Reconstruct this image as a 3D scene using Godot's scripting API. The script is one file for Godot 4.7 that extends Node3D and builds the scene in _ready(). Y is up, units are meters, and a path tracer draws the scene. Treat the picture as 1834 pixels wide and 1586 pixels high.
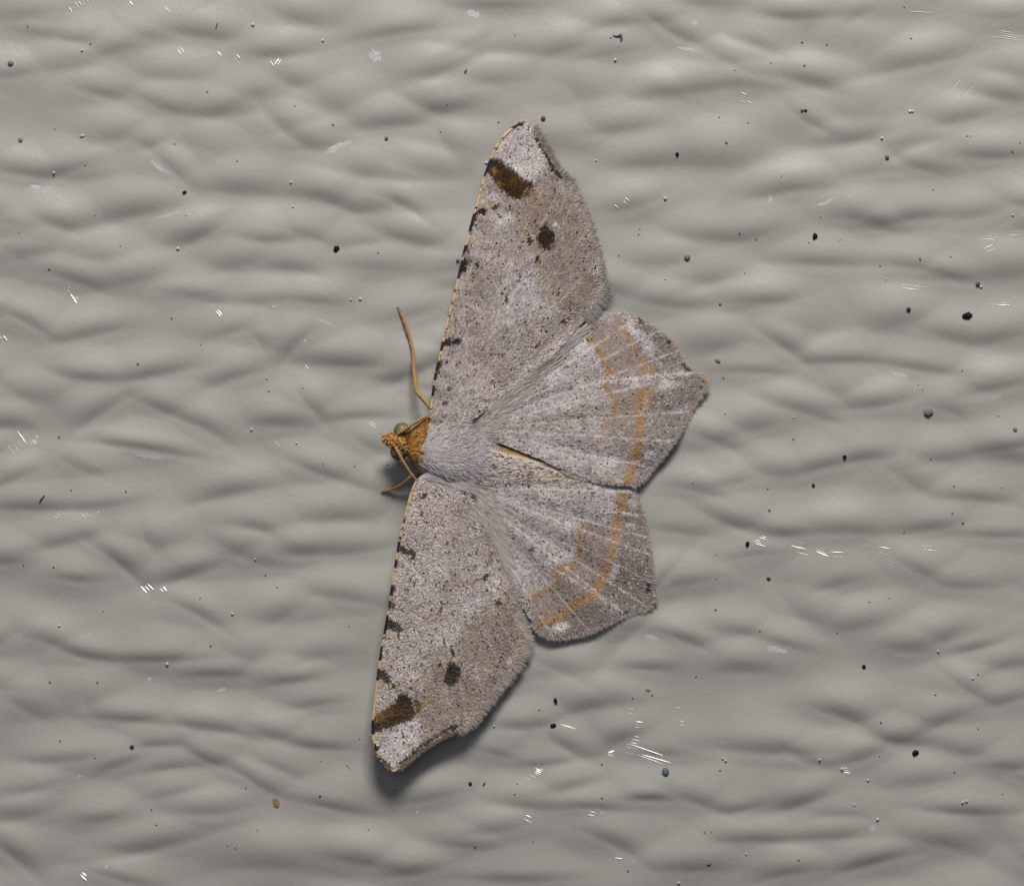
extends Node3D
# A pale geometer moth resting with spread wings on a wall of embossed, painted siding.
# Lengths below are in steps of 0.024 mm: x to the right, y down, z out of the wall. Geo turns them into metres.

const S := 2.4e-5
const CX := 917.0
const CY := 793.0

var rng := RandomNumberGenerator.new()
var tone_noise := FastNoiseLite.new()
var fine_noise := FastNoiseLite.new()
var used := {}


# ---------------------------------------------------------------- geometry helper
class Geo:
	var v := PackedVector3Array()
	var n := PackedVector3Array()
	var c := PackedColorArray()
	var i := PackedInt32Array()

	func add(p: Vector3, nn: Vector3, col: Color) -> int:
		v.push_back(p)
		n.push_back(nn)
		c.push_back(col)
		return v.size() - 1

	func face(a: int, b: int, d: int) -> void:
		var nn := n[a] + n[b] + n[d]
		if (v[b] - v[a]).cross(v[d] - v[a]).dot(nn) > 0.0:
			i.push_back(a); i.push_back(b); i.push_back(d)
		else:
			i.push_back(a); i.push_back(d); i.push_back(b)

	func quad(a: int, b: int, d: int, e: int) -> void:
		face(a, b, d)
		face(a, d, e)

	func mesh(o: Vector3) -> ArrayMesh:
		var vv := PackedVector3Array()
		var nw := PackedVector3Array()
		vv.resize(v.size())
		nw.resize(v.size())
		for k in v.size():
			var p := v[k] - o
			vv[k] = Vector3(p.x, -p.y, p.z) * 2.4e-5
			var q := n[k]
			nw[k] = Vector3(q.x, -q.y, q.z).normalized()
		var arr := []
		arr.resize(Mesh.ARRAY_MAX)
		arr[Mesh.ARRAY_VERTEX] = vv
		arr[Mesh.ARRAY_NORMAL] = nw
		arr[Mesh.ARRAY_COLOR] = c
		arr[Mesh.ARRAY_INDEX] = i
		var m := ArrayMesh.new()
		m.add_surface_from_arrays(Mesh.PRIMITIVE_TRIANGLES, arr)
		return m


func W(p: Vector3) -> Vector3:
	return Vector3(p.x - CX, CY - p.y, p.z) * S


func numbered(called: String) -> String:
	if not used.has(called):
		used[called] = 0
		return called
	used[called] += 1
	return "%s_%03d" % [called, used[called]]


func part(called: String, g: Geo, m: Material, parent: Node3D, o: Vector3, kind := "") -> MeshInstance3D:
	var mi := MeshInstance3D.new()
	var k := 0
	var nm := called
	while parent.has_node(NodePath(nm)):
		k += 1
		nm = "%s_%03d" % [called, k]
	mi.name = nm
	mi.mesh = g.mesh(o)
	mi.material_override = m
	if kind:
		mi.set_meta("kind", kind)
	parent.add_child(mi, true)
	return mi


func tag(o: Node3D, label: String, category: String, group := "") -> void:
	o.set_meta("label", label)
	o.set_meta("category", category)
	if group:
		o.set_meta("group", group)


func mat(rough: float, spec := 0.5, vertex := true, col := Color.WHITE) -> StandardMaterial3D:
	var m := StandardMaterial3D.new()
	m.roughness = rough
	m.metallic_specular = spec
	m.vertex_color_use_as_albedo = vertex
	m.albedo_color = col if vertex else col.linear_to_srgb()
	m.cull_mode = BaseMaterial3D.CULL_DISABLED
	return m


func lin(r: float, g: float, b: float) -> Color:
	return Color(r, g, b)


func vary(col: Color, amount: float) -> Color:
	var k := 1.0 + rng.randf_range(-amount, amount)
	return Color(clampf(col.r * k, 0, 1), clampf(col.g * k, 0, 1), clampf(col.b * k, 0, 1))


# ---------------------------------------------------------------- wall relief
const WX0 := -560.0
const WY0 := -490.0
const CELL := 4.5
const WNX := 656
const WNY := 571
var hgt := PackedFloat32Array()

# each crease: x, y, half length, half width, tilt in degrees (down to the right), strength
var creases_1 := [
	58, 31, 50, 12, 0, .6, 75, 62, 60, 10, 10, .5, 143, 72, 25, 10, 0, .6, 211, 88, 45, 12, -15, .7, 368, 63, 60, 14, 8, .9, 265, 65, 40, 10, 0, .4,
	531, 32, 50, 18, 15, .9, 490, 98, 45, 12, 0, .8, 112, 118, 50, 14, -10, .6, 20, 133, 40, 12, -8, .9, 187, 168, 40, 12, 12, .9, 306, 136, 60, 14, 0, .4,
	528, 148, 30, 14, 25, .7, 596, 184, 40, 30, 30, .6, 405, 200, 60, 16, -8, .9, 290, 190, 50, 10, 20, .6, 450, 172, 40, 14, -20, .5, 211, 245, 45, 18, 0, .7,
	269, 262, 30, 9, -25, .6, 344, 262, 30, 20, 60, .5, 510, 228, 50, 16, 40, 1.0, 562, 262, 45, 14, -5, .7, 51, 310, 75, 12, 8, 1.0, 119, 303, 50, 12, -20, .7,
	303, 296, 45, 10, 42, .9, 425, 340, 75, 18, 5, .9, 579, 354, 50, 14, 15, .9, 238, 381, 90, 18, -12, 1.0, 105, 401, 35, 12, 20, .8, 24, 419, 50, 14, 0, .6,
	354, 422, 45, 14, -25, 1.0, 483, 429, 40, 9, 0, .6, 50, 453, 60, 12, -12, .6, 170, 463, 50, 12, 0, .4, 130, 499, 50, 11, 18, .8, 238, 500, 80, 14, -12, .5,
	524, 480, 45, 12, 5, .9, 425, 473, 40, 14, -15, .5, 340, 526, 40, 8, 0, .5, 551, 420, 50, 9, 20, .5]
var creases_2 := [
	719, 56, 75, 9, -8, .9, 889, 10, 60, 10, 0, .7, 790, 126, 65, 14, -20, 1.0, 923, 88, 50, 14, 0, .5, 1015, 85, 40, 12, -15, .6, 838, 80, 50, 8, -25, .5,
	1104, 41, 45, 12, -10, .8, 1186, 41, 35, 14, 35, .8, 1094, 95, 50, 8, -10, .5, 893, 143, 70, 14, -5, .5, 780, 194, 45, 16, 20, .8, 821, 190, 40, 14, -10, .5,
	1032, 160, 35, 20, 50, .5, 1189, 170, 40, 14, 5, .9, 695, 221, 70, 14, -5, .9, 804, 259, 30, 16, 55, .8, 1111, 231, 70, 12, -8, .7, 1009, 259, 50, 14, 10, .4,
	753, 300, 50, 14, 15, .8, 1162, 293, 50, 14, 0, .7, 651, 306, 40, 20, 25, .5, 678, 371, 40, 12, -10, .6, 736, 429, 75, 14, 15, 1.0, 1131, 368, 50, 12, -15, .7,
	1180, 470, 50, 14, 0, .5, 641, 436, 40, 10, -10, .5, 661, 478, 60, 12, 5, .5]
var creases_3 := [
	1428, 29, 55, 12, 0, 1.0, 1541, 24, 25, 10, -25, .7, 1793, 30, 40, 10, 0, .6, 1265, 5, 60, 10, 0, .5, 1357, 80, 35, 10, 20, .9, 1306, 109, 50, 12, 25, .9,
	1228, 68, 30, 10, 25, .7, 1445, 143, 60, 14, 15, 1.0, 1640, 112, 100, 16, -12, 1.0, 1537, 85, 30, 25, 70, .4, 1820, 133, 35, 20, 30, .8, 1786, 170, 40, 14, 10, .8,
	1248, 160, 60, 14, -5, .7, 1343, 153, 35, 12, 0, .4, 1725, 211, 50, 14, -12, 1.0, 1452, 218, 40, 10, 30, .9, 1527, 249, 70, 14, -10, 1.0, 1530, 211, 30, 25, 0, .4,
	1282, 290, 80, 30, 0, .6, 1623, 262, 45, 16, -25, .9, 1643, 296, 45, 10, 20, .7, 1789, 279, 60, 12, 0, 1.0, 1418, 337, 60, 14, -8, 1.0, 1571, 306, 60, 10, -5, .6,
	1537, 388, 40, 14, 10, .7, 1571, 405, 50, 14, 5, .8, 1640, 388, 50, 12, -8, .9, 1745, 385, 50, 12, -10, .7, 1830, 364, 20, 12, 20, .7, 1350, 422, 40, 12, -15, .6,
	1272, 425, 60, 14, 5, .7, 1469, 470, 80, 12, 2, 1.0, 1640, 477, 60, 10, 10, .8, 1697, 497, 60, 12, 3, 1.0, 1800, 490, 40, 20, 0, .5, 1265, 504, 50, 14, -15, .6,
	1340, 535, 60, 12, 0, .7]
var creases_4 := [
	363, 535, 50, 10, 5, .8, 473, 539, 35, 10, -5, .7, 561, 539, 40, 9, 5, .9, 53, 577, 45, 9, 30, .8, 164, 596, 60, 12, -12, 1.0, 420, 591, 35, 9, -15, .7,
	466, 608, 15, 10, 50, .7, 530, 612, 35, 12, -45, .9, 153, 676, 45, 10, 5, 1.0, 282, 667, 75, 12, -12, 1.0, 420, 673, 65, 14, -18, 1.0, 611, 650, 85, 14, 2, 1.0,
	172, 741, 60, 13, -35, 1.0, 294, 734, 50, 10, 25, .7, 370, 764, 50, 12, 28, .9, 496, 757, 40, 12, 0, .9, 557, 726, 40, 10, 50, .8, 649, 745, 45, 8, -3, .9,
	248, 800, 85, 8, 8, 1.5, 15, 760, 35, 12, 0, .9, 57, 711, 60, 30, 40, .4, 145, 837, 45, 9, 25, .6, 23, 856, 50, 10, -25, .8, 420, 879, 80, 14, -12, 1.0,
	572, 844, 75, 10, 20, .9, 57, 909, 70, 10, 0, 1.0, 191, 905, 60, 9, -8, .8, 664, 799, 30, 10, 25, .7, 458, 944, 35, 10, 15, .8, 599, 925, 50, 14, 0, .7,
	115, 970, 60, 12, -15, .9, 11, 1005, 30, 10, 0, .8, 267, 967, 30, 14, 60, .6, 214, 1005, 55, 12, 40, 1.0, 336, 1028, 60, 12, -18, 1.0, 431, 989, 50, 14, 22, .8,
	534, 989, 40, 12, -3, .8, 630, 986, 70, 12, -5, .8, 137, 1037, 35, 8, 5, .9, 477, 1012, 70, 10, 0, .4]
var creases_5 := [
	1216, 546, 60, 12, 5, .8, 1352, 546, 60, 12, -12, .8, 1272, 618, 50, 25, 0, .4, 1405, 618, 50, 12, 35, 1.0, 1450, 592, 45, 25, -30, .5, 1511, 645, 60, 8, 0, .8,
	1352, 664, 50, 7, 3, .9, 1651, 660, 60, 9, 8, 1.1, 1707, 603, 50, 14, 15, .7, 1783, 607, 50, 14, -15, .6, 1605, 577, 50, 20, -20, .5, 1779, 694, 55, 13, -12, 1.0,
	1435, 732, 60, 12, 18, 1.0, 1567, 724, 60, 12, -8, 1.0, 1500, 702, 20, 12, 30, .5, 1340, 766, 50, 15, -15, .6, 1284, 789, 50, 11, 22, .8, 1700, 732, 25, 10, 20, .6,
	1473, 834, 45, 11, -15, 1.0, 1549, 819, 30, 10, -10, .8, 1382, 845, 30, 12, 10, .6, 1681, 823, 55, 14, -8, .7, 1795, 811, 50, 20, 10, .7, 1254, 876, 50, 11, 15, .9,
	1310, 864, 40, 9, -12, .7, 1745, 891, 50, 10, 5, 1.0, 1632, 860, 50, 15, 35, .6, 1322, 940, 65, 13, 20, 1.0, 1499, 948, 70, 14, 0, .9, 1405, 955, 30, 8, 0, .6,
	1670, 944, 50, 9, -8, .8, 1216, 951, 50, 9, 8, .7, 1791, 959, 60, 8, 0, 1.0, 1344, 993, 40, 8, -8, .6, 1643, 1019, 45, 10, 28, .7, 1499, 1046, 40, 9, -15, .6,
	1216, 1046, 60, 8, -12, .5, 1745, 1050, 50, 10, 0, .6]
var creases_6 := [
	355, 1097, 50, 10, 28, 1.0, 99, 1151, 45, 13, 20, 1.0, 153, 1174, 50, 9, 10, .8, 275, 1181, 80, 9, 0, 1.1, 511, 1097, 45, 15, -30, .6, 385, 1208, 45, 8, 0, 1.0,
	454, 1177, 30, 15, -40, .5, 519, 1219, 40, 9, -5, .9, 565, 1174, 50, 14, -12, .7, 611, 1067, 60, 12, 8, .7, 38, 1261, 50, 14, 30, .5, 153, 1250, 25, 14, 70, .5,
	229, 1288, 70, 9, 4, 1.0, 382, 1303, 75, 11, 8, 1.0, 488, 1315, 50, 12, 20, .7, 565, 1261, 45, 8, -8, .9, 576, 1338, 45, 8, 3, 1.0, 282, 1334, 40, 7, -3, .9,
	107, 1361, 65, 9, -5, .8, 214, 1368, 35, 9, -20, .9, 298, 1376, 45, 8, -8, .9, 374, 1361, 40, 8, 25, 1.0, 458, 1399, 50, 9, 32, .9, 500, 1376, 35, 9, 22, .7,
	38, 1418, 70, 10, -12, .7, 313, 1418, 45, 8, -12, .7, 374, 1452, 60, 14, -3, 1.0, 595, 1445, 60, 9, 12, 1.0, 183, 1467, 30, 8, -8, .8, 38, 1460, 60, 14, -12, .7,
	252, 1521, 110, 14, -12, 1.0, 23, 1528, 50, 14, 38, 1.0, 477, 1544, 90, 25, 0, .7, 641, 1540, 60, 16, 10, .8, 221, 1574, 50, 8, 15, .8]
var creases_7 := [
	1157, 1196, 40, 9, 5, .6, 1065, 1261, 50, 14, -12, .7, 934, 1300, 50, 9, -5, .7, 1019, 1340, 45, 12, 32, 1.0, 889, 1349, 30, 6, 15, .6, 974, 1369, 40, 6, -5, .9,
	1111, 1323, 30, 12, -25, .7, 1190, 1349, 35, 8, -3, .7, 1016, 1411, 45, 10, -12, .8, 941, 1441, 50, 12, 5, .9, 1059, 1444, 45, 8, 3, 1.1, 1163, 1428, 35, 8, -3, .7,
	771, 1428, 60, 10, -10, .6, 879, 1487, 50, 11, -8, .8, 823, 1513, 45, 10, 8, .8, 1104, 1510, 50, 12, 28, .9, 735, 1562, 50, 11, -8, .8, 928, 1575, 80, 8, 0, .9]
var creases_8 := [
	1322, 1131, 45, 13, 5, .8, 1397, 1150, 45, 8, 15, 1.0, 1223, 1142, 45, 9, 20, .9, 1443, 1104, 50, 20, 40, .8, 1556, 1116, 55, 15, -15, .7, 1681, 1146, 55, 14, -12, .8,
	1745, 1161, 40, 7, -12, 1.1, 1643, 1165, 35, 8, 0, .7, 1329, 1197, 40, 12, 0, .7, 1170, 1195, 35, 8, 0, .6, 1802, 1191, 40, 12, -15, .7, 1518, 1282, 50, 13, 22, 1.0,
	1734, 1233, 45, 9, 32, .8, 1813, 1252, 35, 9, -15, .8, 1386, 1343, 110, 14, 2, 1.0, 1450, 1362, 40, 10, 22, .8, 1609, 1327, 50, 12, 8, 1.0, 1685, 1293, 50, 12, -22, .8,
	1537, 1358, 40, 11, -15, 1.1, 1723, 1346, 40, 12, 8, .8, 1813, 1373, 40, 9, 5, .8, 1651, 1399, 50, 14, -10, .7, 1163, 1430, 35, 7, 3, .9, 1257, 1437, 55, 11, 22, .8,
	1329, 1449, 35, 8, -12, .8, 1435, 1437, 55, 12, -18, .9, 1738, 1454, 70, 9, 2, 1.1, 1499, 1460, 40, 7, -3, .7, 1480, 1498, 70, 11, -3, 1.0, 1352, 1502, 60, 11, 0, 1.0,
	1564, 1543, 60, 10, -15, 1.1, 1689, 1509, 60, 14, 15, .6, 1231, 1555, 70, 12, 0, .7, 1412, 1562, 50, 10, -10, .8]

const STEEP := 0.27


func crease(x: float, y: float, a: float, b: float, deg: float, s: float) -> void:
	sites.push_back(Vector2(x, y - 20.0))
	b *= 1.1
	var arch := .3 * sin(x * 12.9898 + y * 78.233)
	var t := deg_to_rad(deg)
	var ca := cos(t)
	var sa := sin(t)
	var rx := a * 2.6 * absf(ca) + b * 4.5 * absf(sa)
	var ry := a * 2.6 * absf(sa) + b * 4.5 * absf(ca)
	var i0 := maxi(0, int((x - rx - WX0) / CELL))
	var i1 := mini(WNX - 1, int((x + rx - WX0) / CELL) + 1)
	var j0 := maxi(0, int((y - ry - WY0) / CELL))
	var j1 := mini(WNY - 1, int((y + ry - WY0) / CELL) + 1)
	for j in range(j0, j1 + 1):
		var dy := WY0 + j * CELL - y
		for i in range(i0, i1 + 1):
			var dx := WX0 + i * CELL - x
			var u := (dx * ca + dy * sa) / a
			var q := -dx * sa + dy * ca
			q += b * arch * u * u
			var w := q / (b * (0.5 if q > 0.0 else 1.5))
			# high above the crease, low below it: the face between looks down
			hgt[j * WNX + i] -= STEEP * s * q * exp(-0.5 * w * w - 0.6 * u * u)


var sites := PackedVector2Array()


func add_pillows(amp: float, reach: float) -> void:
	# the embossing is made of small rounded swellings that meet in sharp valleys
	var bucket := {}
	for p in sites:
		var key := Vector2i(int(floor(p.x / 130.0)), int(floor(p.y / 90.0)))
		if not bucket.has(key):
			bucket[key] = PackedVector2Array()
		bucket[key].push_back(p)
	var f := PackedFloat32Array()
	f.resize(WNX * WNY)
	var near := {}
	for j in WNY:
		var y := WY0 + j * CELL
		for i in WNX:
			var x := WX0 + i * CELL
			var key := Vector2i(int(floor(x / 130.0)), int(floor(y / 90.0)))
			var l = near.get(key)
			if l == null:
				l = PackedVector2Array()
				for a in [-1, 0, 1]:
					for b in [-1, 0, 1]:
						if bucket.has(key + Vector2i(a, b)):
							l.append_array(bucket[key + Vector2i(a, b)])
				near[key] = l
			var best := 40000.0
			for p in l:
				var dx: float = (x - p.x) * .45
				var dy: float = y - p.y
				best = minf(best, dx * dx + dy * dy)
			f[j * WNX + i] = amp * exp(-best / (2.0 * reach * reach))
	for turn in 2:
		var q := f.duplicate()
		for j in range(1, WNY - 1):
			var o := j * WNX
			for i in range(1, WNX - 1):
				var k := o + i
				f[k] = (q[k] * 2.0 + q[k - 1] + q[k + 1] + q[k - WNX] + q[k + WNX]) / 6.0
	for k in f.size():
		hgt[k] += f[k] - 5.2


func wall_at(x: float, y: float) -> float:
	var fx := clampf((x - WX0) / CELL, 0.0, WNX - 2.0)
	var fy := clampf((y - WY0) / CELL, 0.0, WNY - 2.0)
	var i := int(fx)
	var j := int(fy)
	var u := fx - i
	var w := fy - j
	var k := j * WNX + i
	return lerpf(lerpf(hgt[k], hgt[k + 1], u), lerpf(hgt[k + WNX], hgt[k + WNX + 1], u), w)


func make_wall() -> MeshInstance3D:
	hgt.resize(WNX * WNY)
	hgt.fill(0.0)
	var lists := [creases_1, creases_2, creases_3, creases_4, creases_5, creases_6, creases_7, creases_8]
	for l in lists:
		for k in range(0, l.size(), 6):
			crease(l[k], l[k + 1], l[k + 2], l[k + 3], l[k + 4], l[k + 5])
	# the same kind of embossing goes on beyond the picture and behind the moth
	for k in 700:
		var x := rng.randf_range(WX0, WX0 + WNX * CELL)
		var y := rng.randf_range(WY0, WY0 + WNY * CELL)
		var in_view := x > -20.0 and x < 1854.0 and y > -20.0 and y < 1606.0
		var behind := x > 690.0 and x < 1230.0 and y > 300.0 and y < 1260.0
		if in_view and not behind:
			continue
		crease(x, y, rng.randf_range(35, 80), rng.randf_range(8, 16), rng.randfn(0.0, 18.0), rng.randf_range(.5, 1.05))
	var broad := FastNoiseLite.new()
	broad.seed = 11
	broad.noise_type = FastNoiseLite.TYPE_SIMPLEX_SMOOTH
	broad.frequency = 0.007
	broad.fractal_octaves = 1
	var peel := FastNoiseLite.new()
	peel.seed = 5
	peel.noise_type = FastNoiseLite.TYPE_SIMPLEX_SMOOTH
	peel.frequency = 0.09
	peel.fractal_octaves = 2
	for j in WNY:
		var y := WY0 + j * CELL
		for i in WNX:
			var x := WX0 + i * CELL
			hgt[j * WNX + i] += broad.get_noise_2d(x * 0.6, y) * 4.0 + peel.get_noise_2d(x, y) * 0.2
	add_pillows(6.8, 28.0)
	var g := Geo.new()
	var paint := lin(.412, .400, .379)
	for j in WNY:
		var y := WY0 + j * CELL
		var ja := maxi(j - 1, 0)
		var jb := mini(j + 1, WNY - 1)
		for i in WNX:
			var x := WX0 + i * CELL
			var ia := maxi(i - 1, 0)
			var ib := mini(i + 1, WNX - 1)
			var hx := (hgt[j * WNX + ib] - hgt[j * WNX + ia]) / ((ib - ia) * CELL)
			var hy := (hgt[jb * WNX + i] - hgt[ja * WNX + i]) / ((jb - ja) * CELL)
			var t := 1.0 + 0.035 * tone_noise.get_noise_2d(x, y)
			g.v.push_back(Vector3(x, y, hgt[j * WNX + i]))
			g.n.push_back(Vector3(-hx, -hy, 1.0))
			g.c.push_back(Color(paint.r * t, paint.g * t, paint.b * t))
	for j in WNY - 1:
		for i in WNX - 1:
			var k := j * WNX + i
			g.i.append_array(PackedInt32Array([k, k + 1, k + WNX + 1, k, k + WNX + 1, k + WNX]))
	# sides and back of the panel
	var back := -160.0
	var rim := []
	for i in WNX:
		rim.append(i)
	for j in range(1, WNY):
		rim.append(j * WNX + WNX - 1)
	for i in range(WNX - 2, -1, -1):
		rim.append((WNY - 1) * WNX + i)
	for j in range(WNY - 2, 0, -1):
		rim.append(j * WNX)
	var mid := Vector3(CX, CY, 0)
	var last := [-1, -1]
	for q in rim.size() + 1:
		var p: Vector3 = g.v[rim[q % rim.size()]]
		var out := Vector3(p.x - mid.x, p.y - mid.y, 0).normalized()
		var a := g.add(p, out, paint)
		var b := g.add(Vector3(p.x, p.y, back), out, paint)
		if last[0] >= 0:
			g.quad(last[0], a, b, last[1])
		last = [a, b]
	var x1 := WX0 + (WNX - 1) * CELL
	var y1 := WY0 + (WNY - 1) * CELL
	var nb := Vector3(0, 0, -1)
	g.quad(g.add(Vector3(WX0, WY0, back), nb, paint), g.add(Vector3(x1, WY0, back), nb, paint), g.add(Vector3(x1, y1, back), nb, paint), g.add(Vector3(WX0, y1, back), nb, paint))
	var mi := MeshInstance3D.new()
	mi.name = numbered("wall")
	mi.mesh = g.mesh(Vector3(CX, CY, 0))
	var wm := mat(.42, .32)
	var gn := NoiseTexture2D.new()
	var gz := FastNoiseLite.new()
	gz.seed = 21
	gz.noise_type = FastNoiseLite.TYPE_SIMPLEX_SMOOTH
	gz.frequency = .09
	gz.fractal_octaves = 3
	gn.noise = gz
	gn.width = 512
	gn.height = 512
	gn.seamless = true
	gn.as_normal_map = true
	gn.bump_strength = 3.0
	wm.normal_enabled = true
	wm.normal_scale = .09
	wm.normal_texture = gn
	wm.uv1_triplanar = true
	wm.uv1_scale = Vector3.ONE * 90.0
	mi.material_override = wm
	mi.set_meta("kind", "structure")
	mi.set_meta("label", "greige painted wall with embossed rippled relief behind the moth")
	add_child(mi, true)
	return mi


# scored marks with flash glints put in as pale slivers: x, y, how many, length, width, tilt in degrees, spread across
var scratch_glints := [
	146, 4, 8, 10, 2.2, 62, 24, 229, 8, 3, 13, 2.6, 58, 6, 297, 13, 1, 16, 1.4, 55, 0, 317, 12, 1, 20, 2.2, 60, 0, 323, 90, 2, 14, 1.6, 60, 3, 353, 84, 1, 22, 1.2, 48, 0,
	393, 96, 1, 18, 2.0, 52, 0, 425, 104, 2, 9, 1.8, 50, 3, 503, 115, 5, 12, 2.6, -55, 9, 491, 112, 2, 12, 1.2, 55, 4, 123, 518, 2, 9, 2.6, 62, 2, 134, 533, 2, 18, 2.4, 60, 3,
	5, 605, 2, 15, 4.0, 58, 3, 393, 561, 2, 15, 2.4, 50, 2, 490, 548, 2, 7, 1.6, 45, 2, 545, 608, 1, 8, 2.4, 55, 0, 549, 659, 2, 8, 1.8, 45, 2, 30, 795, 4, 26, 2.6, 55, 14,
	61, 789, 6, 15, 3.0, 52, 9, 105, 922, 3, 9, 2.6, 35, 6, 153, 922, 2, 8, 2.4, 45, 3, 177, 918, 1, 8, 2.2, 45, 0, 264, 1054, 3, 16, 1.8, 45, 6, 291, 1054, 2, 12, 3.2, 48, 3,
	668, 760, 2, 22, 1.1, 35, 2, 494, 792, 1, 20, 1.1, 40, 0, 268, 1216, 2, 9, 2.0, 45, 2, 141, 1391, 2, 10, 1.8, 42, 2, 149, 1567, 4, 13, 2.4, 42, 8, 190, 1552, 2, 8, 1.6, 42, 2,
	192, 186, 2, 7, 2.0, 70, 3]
var scratch_glints_2 := [
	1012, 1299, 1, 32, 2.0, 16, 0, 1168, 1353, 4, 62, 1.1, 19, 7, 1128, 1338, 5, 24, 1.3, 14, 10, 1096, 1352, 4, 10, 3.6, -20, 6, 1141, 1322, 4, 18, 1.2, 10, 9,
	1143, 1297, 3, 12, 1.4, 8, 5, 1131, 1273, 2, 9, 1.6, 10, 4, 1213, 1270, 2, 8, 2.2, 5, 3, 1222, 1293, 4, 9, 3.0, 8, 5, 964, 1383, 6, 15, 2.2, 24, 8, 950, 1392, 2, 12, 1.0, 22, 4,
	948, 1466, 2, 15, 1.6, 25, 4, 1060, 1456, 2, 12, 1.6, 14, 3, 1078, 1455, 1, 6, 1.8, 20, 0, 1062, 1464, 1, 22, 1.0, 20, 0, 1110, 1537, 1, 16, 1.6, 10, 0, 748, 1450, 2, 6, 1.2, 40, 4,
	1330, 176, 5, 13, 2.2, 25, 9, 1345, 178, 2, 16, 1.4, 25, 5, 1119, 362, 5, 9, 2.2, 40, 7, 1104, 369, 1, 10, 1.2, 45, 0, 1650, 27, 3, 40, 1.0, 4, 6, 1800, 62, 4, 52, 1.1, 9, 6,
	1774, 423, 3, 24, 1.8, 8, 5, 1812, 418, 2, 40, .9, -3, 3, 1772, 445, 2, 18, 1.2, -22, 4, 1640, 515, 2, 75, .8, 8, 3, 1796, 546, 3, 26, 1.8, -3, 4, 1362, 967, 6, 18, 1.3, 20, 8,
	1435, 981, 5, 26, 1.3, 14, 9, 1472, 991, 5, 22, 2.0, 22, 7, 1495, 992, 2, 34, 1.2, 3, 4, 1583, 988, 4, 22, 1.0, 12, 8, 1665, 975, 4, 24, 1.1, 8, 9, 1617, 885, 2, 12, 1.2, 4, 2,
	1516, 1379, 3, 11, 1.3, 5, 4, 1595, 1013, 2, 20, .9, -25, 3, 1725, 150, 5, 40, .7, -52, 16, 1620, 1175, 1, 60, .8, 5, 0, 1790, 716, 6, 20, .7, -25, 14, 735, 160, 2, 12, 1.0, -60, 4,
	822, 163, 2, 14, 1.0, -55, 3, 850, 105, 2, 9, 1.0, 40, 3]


func make_scratch_glints(wall: Node3D) -> void:
	var m := mat(.22, .8)
	var half := Vector3(0.0, -.46, .89)  # facets lean to mirror the flash; their pale colour imitates its glint
	for l in [scratch_glints, scratch_glints_2]:
		for k in range(0, l.size(), 7):
			var g := Geo.new()
			var o := Vector3(l[k], l[k + 1], 0)
			var t := deg_to_rad(l[k + 5])
			var d := Vector2(cos(t), sin(t))
			var across := Vector2(-d.y, d.x)
			var count: int = l[k + 2]
			for q in count:
				if count > 3 and rng.randf() < .25:
					continue
				var off := 0.0 if count == 1 else (float(q) / (count - 1) * 2.0 - 1.0) * float(l[k + 6])
				var len := float(l[k + 3]) * rng.randf_range(.35, 1.25)
				var c0 := Vector2(o.x, o.y) + across * off + d * rng.randf_range(-.25, .25) * float(l[k + 3])
				var tt := t + rng.randf_range(-.06, .06)
				var dd := Vector2(cos(tt), sin(tt))
				var pp := Vector2(-dd.y, dd.x)
				var wd := float(l[k + 4]) * (.85 if l == scratch_glints else .30) * rng.randf_range(.35, 1.15)
				var steps := maxi(1, int(len / (5.0 if float(l[k + 3]) < 20.0 else 11.0)))
				for s in steps:
					var u0 := float(s) / steps - .5
					var u1 := float(s + 1) / steps - .5
					var w0 := wd * clampf(1.3 - pow(absf(u0 * 2.0), 2.0) * 1.2, .15, 1.0)
					var w1 := wd * clampf(1.3 - pow(absf(u1 * 2.0), 2.0) * 1.2, .15, 1.0)
					var pm := c0 + dd * (u0 + u1) * .5 * len
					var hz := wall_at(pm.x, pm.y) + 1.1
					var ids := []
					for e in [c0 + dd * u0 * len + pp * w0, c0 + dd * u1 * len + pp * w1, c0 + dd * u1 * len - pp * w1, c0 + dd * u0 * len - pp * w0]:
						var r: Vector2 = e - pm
						ids.append(g.add(Vector3(e.x, e.y, hz - (half.x * r.x + half.y * r.y) / half.z * (.8 if float(l[k + 3]) < 20.0 else .3)), half, lin(.72, .715, .71) if l == scratch_glints else lin(.58, .575, .565)))
					g.quad(ids[0], ids[1], ids[2], ids[3])
			var mi := part("scratch_glint", g, m, wall, o)
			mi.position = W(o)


# rubbed spots, soft flash reflections put in as a paler colour: x, y, half length, half width, tilt
var scuff_sheens := [70, 339, 46, 9, 2, 283, 298, 27, 7, 35, 607, 262, 42, 8, -24, 672, 100, 16, 13, 25, 848, 24, 18, 8, 25, 1243, 41, 7, 8, 20, 1232, 88, 22, 4, 12, 1530, 347, 30, 5, -38,
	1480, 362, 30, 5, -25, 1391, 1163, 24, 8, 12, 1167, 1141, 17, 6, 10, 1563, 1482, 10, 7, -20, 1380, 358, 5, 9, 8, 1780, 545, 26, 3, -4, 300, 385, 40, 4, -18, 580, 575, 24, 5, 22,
	1608, 670, 24, 5, 12, 395, 1236, 14, 4, -20, 268, 818, 42, 6, 4]


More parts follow.
